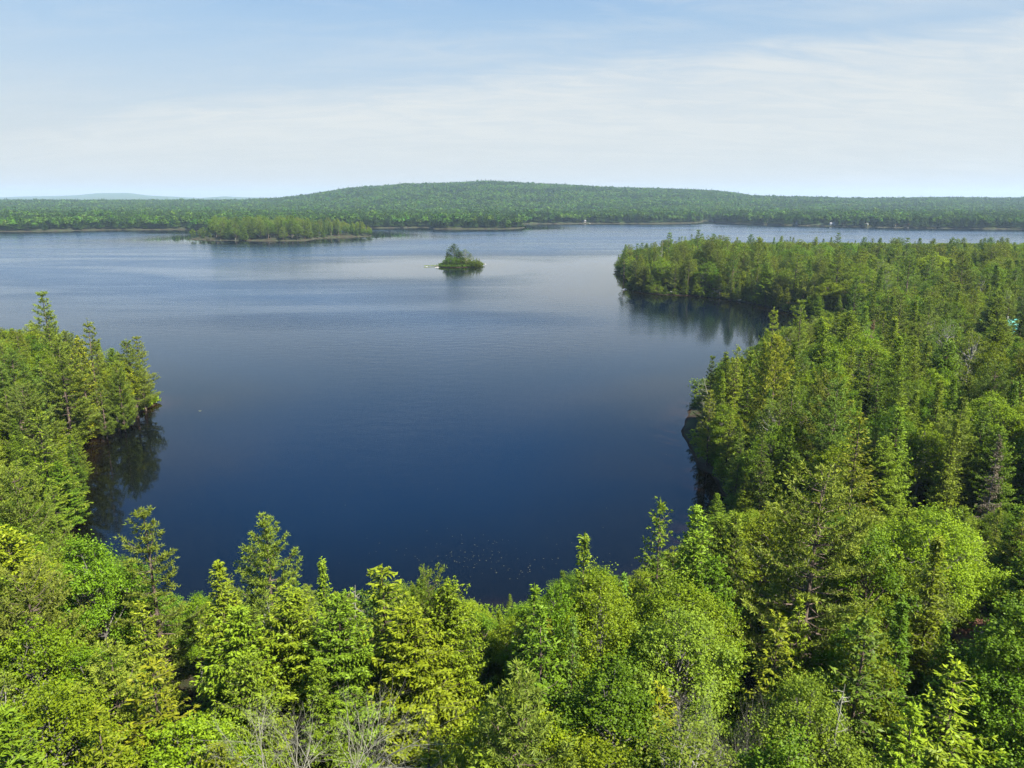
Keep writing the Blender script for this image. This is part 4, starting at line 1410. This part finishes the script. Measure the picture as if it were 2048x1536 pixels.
scatter('far_forest', FARP, np.stack([FP[:, 0], FP[:, 1], zf - 0.3], 1), np.stack([sc_ * wds, sc_ * wds, sc_], 1),
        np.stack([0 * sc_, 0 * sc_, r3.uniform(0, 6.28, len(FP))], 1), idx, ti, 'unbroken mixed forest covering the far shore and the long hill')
print('far trees', len(FP))
#PART4

# ------------------------------------------------------------------ rocks
def rock_mesh(seed):
    r = np.random.default_rng(seed)
    nu, nv = 12, 7
    V = []
    for i in range(nv):
        th = math.pi * (i + 0.5) / nv
        for j in range(nu):
            ph = 2 * math.pi * j / nu
            d = np.array([math.sin(th) * math.cos(ph), math.sin(th) * math.sin(ph), math.cos(th)])
            q = 1 + 0.55 * noise.noise(Vector(d * 1.1) + Vector((seed, 0, 0))) + 0.25 * noise.noise(Vector(d * 2.7) + Vector((0, seed, 0)))
            p = d * q
            p = np.round(p * 2.2) / 2.2 * 0.35 + p * 0.65
            V.append(p * np.array([1.0, 0.8, 0.55]))
    F = [(i * nu + j, (i + 1) * nu + j, (i + 1) * nu + (j + 1) % nu, i * nu + (j + 1) % nu) for i in range(nv - 1) for j in range(nu)]
    me = bpy.data.meshes.new('boulder')
    me.from_pydata([tuple(v) for v in V], [], F + [tuple(range(nu)), tuple(range((nv - 1) * nu, nv * nu))[::-1]])
    me.materials.append(MAT['rock'])
    me.update()
    return me


RK = [rock_mesh(s) for s in (3, 8, 15, 22)]


def rock(px, py, size, label, group, k=0, flat=1.0):
    x, y = unproject(px, py, 0.1)
    o = link('boulder', RK[k % 4], None, (x, y, max(gz1(x, y), -0.25) + 0.12 * size))
    o.scale = (size, size * 0.8, size * flat)
    o.rotation_euler = (0, 0, (px * 7.3 + py) % 6.28)
    tag(o, label, 'rock', group)


for i, (px, py, s, lab) in enumerate([
    (186, 851, 1.15, 'largest white boulder where the left headland shore meets the black cove'),
    (199, 845, 0.8, 'grey boulder just right of the largest white one on the left headland'),
    (208, 841, 0.95, 'long pale boulder third from the cove along the left headland shore'),
    (217, 844, 0.6, 'small pale rock at the waterline fourth from the black cove'),
    (229, 834, 0.75, 'white rock in the middle of the left headland grass bank'),
    (238, 831, 0.5, 'small round white rock right of the bank middle on the left headland'),
    (252, 828, 0.45, 'smallest pale rock on the left headland shore'),
    (281, 814, 0.55, 'lone pale rock near the tip of the left headland'),
    (158, 883, 0.5, 'white stone under the dark spruce beside the black cove')]):
    rock(px, py, s, lab, 'boulders along the left headland', i)
for i, (px, py, s, fl, lab) in enumerate([
    (854, 533, 1.0, 0.4, 'outermost pale rock at the left end of the tiny island spit'),
    (874, 534.5, 1.4, 0.5, 'large white flat rock below the tiny island spit'),
    (883, 529.5, 1.5, 0.7, 'grey rock where the spit joins the tiny island'),
    (906, 532, 1.5, 0.5, 'low pale rock at the left half of the tiny island waterline'),
    (934, 531.5, 2.0, 0.7, 'tilted white rock in the middle of the tiny island front'),
    (949, 530.5, 1.7, 0.6, 'white rock right of the middle of the tiny island front'),
    (956, 530, 1.0, 0.6, 'small white rock near the right end of the tiny island'),
    (968, 528, 1.6, 0.5, 'pale rock off the right end of the tiny island'),
    (972.5, 528.5, 0.8, 0.4, 'outermost tiny rock off the right end of the tiny island')]):
    rock(px, py, s, lab, 'rocks round the tiny island', i + 1, fl)
for i, (px, py, s, lab) in enumerate([
    (1249, 579, 1.3, 'big grey boulder at the front corner of the far peninsula'),
    (1281, 582, 0.9, 'small pale rock near the front corner of the far peninsula'),
    (1343, 588, 1.0, 'pale rock under the pines along the peninsula front'),
    (1424, 592, 1.4, 'left rock of the white trio on the peninsula shore'),
    (1432, 591, 1.6, 'middle rock of the white trio on the peninsula shore'),
    (1440, 589.5, 1.5, 'right rock of the white trio on the peninsula shore'),
    (1479, 602, 0.9, 'small white rock right of the white trio on the peninsula shore'),
    (1234, 534, 1.3, 'low rock at the outer tip of the far peninsula')]):
    rock(px, py, s, lab, 'rocks along the peninsula', i + 2)

# ------------------------------------------------------------------ low growth: grass banks, clearing, undergrowth


def tufts(name, pts, size, leafkey, tint, label, n_each=9, seed=1, upright=0.8):
    r = np.random.default_rng(seed)
    pts = np.asarray(pts, float)
    c = np.repeat(pts, n_each, 0) + r.normal(size=(len(pts) * n_each, 3)) * np.array([size * .5, size * .5, 0])
    L = size * r.uniform(0.5, 1.3, len(c))
    c[:, 2] += L * 0.4
    a = UP * upright + rdir(r, len(c)) * 0.7
    cr = Crown()
    cr.add(diamonds(c, a, rdir(r, len(c)), L, L * 0.3, 0.1), r.uniform(0, 1, len(c)))
    o = link(name, cr.mesh(name, MAT[leafkey]))
    o.color = (*tint, 1)
    tag(o, label, name.replace('_', ' '), kind='stuff')


def land_points(x0, x1, y0, y1, n, smin, smax, seed, test=None):
    r = np.random.default_rng(seed)
    x, y = r.uniform(x0, x1, n), r.uniform(y0, y1, n)
    s = signed_dist(x, y)
    k = (s > smin) & (s < smax)
    x, y, s = x[k], y[k], s[k]
    if test is not None:
        k = test(x, y)
        x, y, s = x[k], y[k], s[k]
    return np.stack([x, y, ground_z(x, y, s)], 1)


hx, hy = unproject(240, 815, 1.0)
tufts('bank_grass', land_points(-96, -74, 118, 152, 6000, 0.1, 4.5, 31), 1.0, 'maple', (1.0, 1.0, 0.8), 'bright green grass and low shrubs on the left headland bank', 10, 2, 0.6)
tufts('island_brush', land_points(-46, -19, 470, 503, 1500, 0.3, 30, 32), 1.5, 'maple', (0.38, 0.45, 0.5), 'green low brush covering the tiny island', 14, 3, 0.6)
tufts('spit_grass', [(a, b, 0.25) for a, b in zip(np.linspace(-57, -48, 60), 482 + np.linspace(-2, 3, 60))], 0.6, 'maple', (1.3, 1.2, 0.9), 'thin line of grass on the tiny island spit', 6, 4, 0.5)
tufts('peninsula_brush', land_points(50, 120, 325, 400, 6000, 0.2, 4.5, 33), 1.0, 'maple', (0.55, 0.6, 0.6), 'low green brush along the waterline of the far peninsula', 8, 5, 0.6)


def disc_sheet(name, cx, cy, r0, mat, seed, lift=0.05, stretch=(1, 1)):
    nr, na = 8, 40
    V, F = [(cx, cy, gz1(cx, cy) + lift)], []
    for i in range(1, nr + 1):
        for j in range(na):
            a = 6.283 * j / na
            w_ = 1 + 0.28 * noise.noise(Vector((math.cos(a) * 1.6, math.sin(a) * 1.6, seed)))
            x, y = cx + math.cos(a) * r0 * w_ * i / nr * stretch[0], cy + math.sin(a) * r0 * w_ * i / nr * stretch[1]
            V.append((x, y, gz1(x, y) + lift))
    for j in range(na):
        F.append((0, 1 + j, 1 + (j + 1) % na))
        for i in range(nr - 1):
            b = 1 + i * na
            F.append((b + j, b + na + j, b + na + (j + 1) % na, b + (j + 1) % na))
    me = bpy.data.meshes.new(name)
    me.from_pydata(V, [], F)
    me.materials.append(mat)
    me.update()
    return tag(link(name, me), kind='structure')


MAT['dry_grass'] = principled('dry_grass', (0.22, 0.19, 0.075), 0.95, 0.1, 1.2, 0.5, 0.4)
MAT['red_earth'] = principled('red_earth', (0.24, 0.12, 0.075), 0.95, 0.1, 1.6, 0.5, 0.5)
(c1x, c1y), _ = CLEAR[0]
disc_sheet('clearing', c1x, c1y, 6.3, MAT['dry_grass'], 1.0)
r4 = np.random.default_rng(8)
aa_ = r4.uniform(0, 6.28, 420)
rr_ = 6.0 * np.sqrt(r4.random(420))
gx_, gy_ = c1x + rr_ * np.cos(aa_), c1y + rr_ * np.sin(aa_)
tufts('clearing_grass', np.stack([gx_, gy_, ground_z(gx_, gy_)], 1), 0.4, 'maple', (2.2, 1.4, 1.2), 'dry yellowish grass in the sunny clearing', 8, 6)
(c2x, c2y), _ = CLEAR[1]
disc_sheet('bare_earth', c2x, c2y, 3.6, MAT['red_earth'], 5.0, stretch=(1.3, 1.0))
for i, (dx, dy, L, rz, lab) in enumerate([(0.3, 0.4, 4.2, 0.12, 'long peeled log lying across the reddish earth near the right edge'),
                                          (1.2, -1.1, 2.8, -0.5, 'short peeled log below the long one on the reddish earth')]):
    tb = Tubes(7)
    xs = np.linspace(-L / 2, L / 2, 6)
    tb.add(np.stack([xs, 0.06 * np.sin(xs * 2), 0 * xs], 1), np.linspace(0.13, 0.07, 6))
    for q in (-0.8, 0.1, 0.9):
        tb.add([[q, 0, 0], [q + .15, .25 * (1 if q > 0 else -1), .28]], [0.035, 0.015], 4)
    o = link('fallen_log', tb.mesh('fallen_log', MAT['pale_bark']), None, (c2x + dx, c2y + dy, gz1(c2x + dx, c2y + dy) + 0.2))
    o.rotation_euler = (0, 0, rz)
    tag(o, lab, 'log', 'peeled logs on the bare earth')
rock(1, 1, 0.01, 'x', 'x') if False else None
for i, (px, py, sx, lab) in enumerate([(1880, 768, 1.3, 'pale flat boulder left of the sunny clearing'), (1925, 765, 0.9, 'smaller pale boulder in front of the sunny clearing')]):
    x, y = unproject(px, py, 2.5)
    o = link('boulder', RK[i], None, (x, y, gz1(x, y) + 0.3))
    o.scale = (sx, sx, sx * 0.8)
    tag(o, lab, 'rock', 'boulders by the clearing')

# leaves and pollen flecks drifting on the water
r5 = np.random.default_rng(12)
fl = []
while len(fl) < 150:
    if r5.random() < 0.8:
        px, py = 960 + r5.normal() * 95, 1120 + r5.normal() * 26
    else:
        px, py = r5.uniform(380, 1370), r5.uniform(830, 1160)
    x, y = unproject(px, py)
    if signed_dist([x], [y])[0] < -1.0:
        fl.append((x, y, 0.012))
fl = np.array(fl)
cr = Crown()
cr.add(diamonds(fl, np.stack([np.cos(fl[:, 0] * 9), np.sin(fl[:, 0] * 9), 0 * fl[:, 0]], 1), np.tile(UP, (len(fl), 1)), r5.uniform(0.05, 0.17, len(fl)), r5.uniform(0.04, 0.10, len(fl))), 1.0)
MAT['drift'] = principled('drifting_leaf', (0.14, 0.14, 0.07), 0.7, 0.3, 0.7, 0.5)
o = link('floating_leaves', cr.mesh('floating_leaves', MAT['drift']))
tag(o, 'scattered pale leaves floating on the dark water off the bottom bank', 'floating leaves', kind='stuff')
x, y = unproject(400, 822)
o = link('lily_patch', Tubes(6) and mesh_np('lily_patch', np.array([(0.3 * math.cos(a) * (1 + .3 * math.sin(3 * a)), 0.22 * math.sin(a), 0.03) for a in np.linspace(0, 6.28, 15)[:-1]] + [(0, 0, 0.05)]),
         3, [(i, (i + 1) % 14, 14) for i in range(14)], [MAT['drift']]), None, (x, y, 0))
tag(o, 'small yellowish floating patch off the left headland', 'floating patch')

# ------------------------------------------------------------------ cabins
MAT['teal_roof'] = principled('teal_metal_roof', (0.07, 0.30, 0.25), 0.4, 0.5, 0.8, 0.15)
MAT['brown_wall'] = principled('stained_boards', (0.16, 0.10, 0.06), 0.8, 0.2, 2.0, 0.2)
MAT['white_wall'] = principled('white_boards', (0.38, 0.37, 0.35), 0.7, 0.3, 2.0, 0.08)
MAT['tan_wall'] = principled('tan_boards', (0.42, 0.31, 0.19), 0.75, 0.2, 2.0, 0.15)
MAT['grey_roof'] = principled('grey_shingle', (0.16, 0.16, 0.165), 0.85, 0.2, 1.5, 0.2)
MAT['red_roof'] = principled('red_shingle', (0.30, 0.10, 0.06), 0.85, 0.2, 1.5, 0.2)
MAT['glass'] = principled('window_glass', (0.03, 0.04, 0.05), 0.08, 0.6)
MAT['dock'] = principled('dock_boards', (0.42, 0.39, 0.34), 0.85, 0.2, 2.0, 0.2)


def cabin(x, y, rz, W, D, Hw, wall, roof, label, group=None, z=None):
    root = empty('cabin', (x, y, (gz1(x, y) if z is None else z) - 0.1), rz)
    wl = PB()
    wl.box((0, 0, Hw / 2), (W, D, Hw))
    rh = D * 0.36
    wl.poly([(-W / 2, -D / 2, Hw), (-W / 2, D / 2, Hw), (-W / 2, 0, Hw + rh)])
    wl.poly([(W / 2, -D / 2, Hw), (W / 2, 0, Hw + rh), (W / 2, D / 2, Hw)])
    wl.build('wall', MAT[wall], root)
    rf = PB()
    ov = 0.55
    for s in (-1, 1):
        y0, z0 = s * (D / 2 + ov), Hw - rh / (D / 2) * ov + 0.02
        th = 0.14
        a, b = (-W / 2 - ov, W / 2 + ov)
        quad = [(a, y0, z0), (b, y0, z0), (b, 0, Hw + rh + 0.02), (a, 0, Hw + rh + 0.02)]
        top = [(p[0], p[1], p[2] + th) for p in quad]
        rf.poly(top if s < 0 else top[::-1])
        rf.poly(quad[::-1] if s < 0 else quad)
        rf.poly([quad[0], quad[1], top[1], top[0]])
        rf.poly([quad[0], top[0], top[3], quad[3]])
        rf.poly([quad[1], quad[2], top[2], top[1]])
    r_ = rf.build('roof', MAT[roof], root)
    PB().box((W * 0.22, D * 0.12, Hw + rh + 0.25), (0.6, 0.6, 1.3)).build('chimney', MAT['rock'], r_)
    PB().box((0, -D / 2 - 0.04, 1.05), (0.95, 0.07, 2.1)).build('door', MAT['brown_wall' if wall != 'brown_wall' else 'tan_wall'], root)
    for q in (-0.3, 0.3):
        f = PB().box((q * W, -D / 2 - 0.03, 1.5), (1.5, 0.06, 1.2)).build('window', MAT['white_wall'], root)
        PB().box((q * W, -D / 2 - 0.07, 1.5), (1.3, 0.03, 1.0)).build('pane', MAT['glass'], f)
    tag(root, label, 'cabin', group)
    return root


cx_, cy_ = 143.0, 212.0
cabin(cx_, cy_, 0.12, 12.5, 8.0, 2.7, 'brown_wall', 'teal_roof', 'cabin with teal metal roof half hidden by trees at the right edge')
for px, s, dy, W, wall, roof, lab in [
    (1168, 0, 3, 8, 'white_wall', 'grey_roof', 'white cottage alone on the middle of the far shore below the hill'),
    (392, 0, 3, 8, 'white_wall', 'grey_roof', 'white cottage on the far shore just above the left end of the long island'),
    (1596, 0, 4, 9, 'white_wall', 'grey_roof', 'white cottage leftmost of the row on the right far shore'),
    (1530, 0, 4, 8, 'tan_wall', 'grey_roof', 'tan cottage left of the white one on the right far shore'),
    (1664, 0, 5, 9, 'white_wall', 'grey_roof', 'second white cottage on the right far shore'),
    (1688, 0, 4, 8, 'tan_wall', 'red_roof', 'red-roofed cottage beside the second white one on the far shore'),
    (1731, 0, 4, 7, 'tan_wall', 'grey_roof', 'small tan cottage between the red-roofed cottages on the far shore'),
    (1793, 0, 4, 10, 'white_wall', 'red_roof', 'white cottage with red roof on the right far shore'),
    (1812, 0, 5, 9, 'tan_wall', 'red_roof', 'tan cottage with red roof next to the white red-roofed one'),
    (1868, 0, 4, 9, 'white_wall', 'grey_roof', 'rightmost white cottage on the far shore')]:
    # first dry ground along this line of sight
    ys = np.linspace(950, 1600, 1301)
    xs = (px - 1024) / FPX * (ys * math.cos(PITCH) + CAM_H * math.sin(PITCH))
    sdv = signed_dist(xs, ys)
    i = int(np.argmax(sdv > 8))
    cabin(xs[i], ys[i], 0.1 * math.sin(px), W * 0.8, 5.5, 2.4, wall, roof, lab, 'cottages on the far shore')
    if px in (1168, 1596, 1664, 1793):
        root = empty('dock', (xs[i] + 9, ys[i] - 12, 0), 0.05)
        d_ = PB()
        for k in range(12):
            d_.box((0, -6 + k * 1.0, 0.62), (2.0, 0.9, 0.07))
        d_.build('deck', MAT['dock'], root)
        for sx in (-0.9, 0.9):
            for k in (-5, 0, 4.5):
                PB().box((sx, k, -0.2), (0.18, 0.18, 1.5)).build('post', MAT['dock'], root)
        tag(root, {1168: 'pale dock in front of the lone white cottage', 1596: 'pale dock by the leftmost cottage of the far shore row', 1664: 'pale dock by the second white cottage on the far shore',
                   1793: 'pale dock by the white cottage with red roof'}[px], 'dock', 'docks on the far shore')

# ------------------------------------------------------------------ summer haze
hm = bpy.data.materials.new('haze')
hm.use_nodes = True
t = NT(hm.node_tree)
pv = t.n('ShaderNodeVolumePrincipled', {'Color': c4(0.60, 0.81, 1.0), 'Density': HAZE_D, 'Anisotropy': 0.1})
ho = t.n('ShaderNodeOutputMaterial')
t.link(pv.outputs[0], ho.inputs['Volume'])
hz_ = PB().box((0, 5700, 83), (26000, 12400, 186)).build('haze', hm)
tag(hz_, 'thin summer haze over the lake', 'haze', kind='stuff')
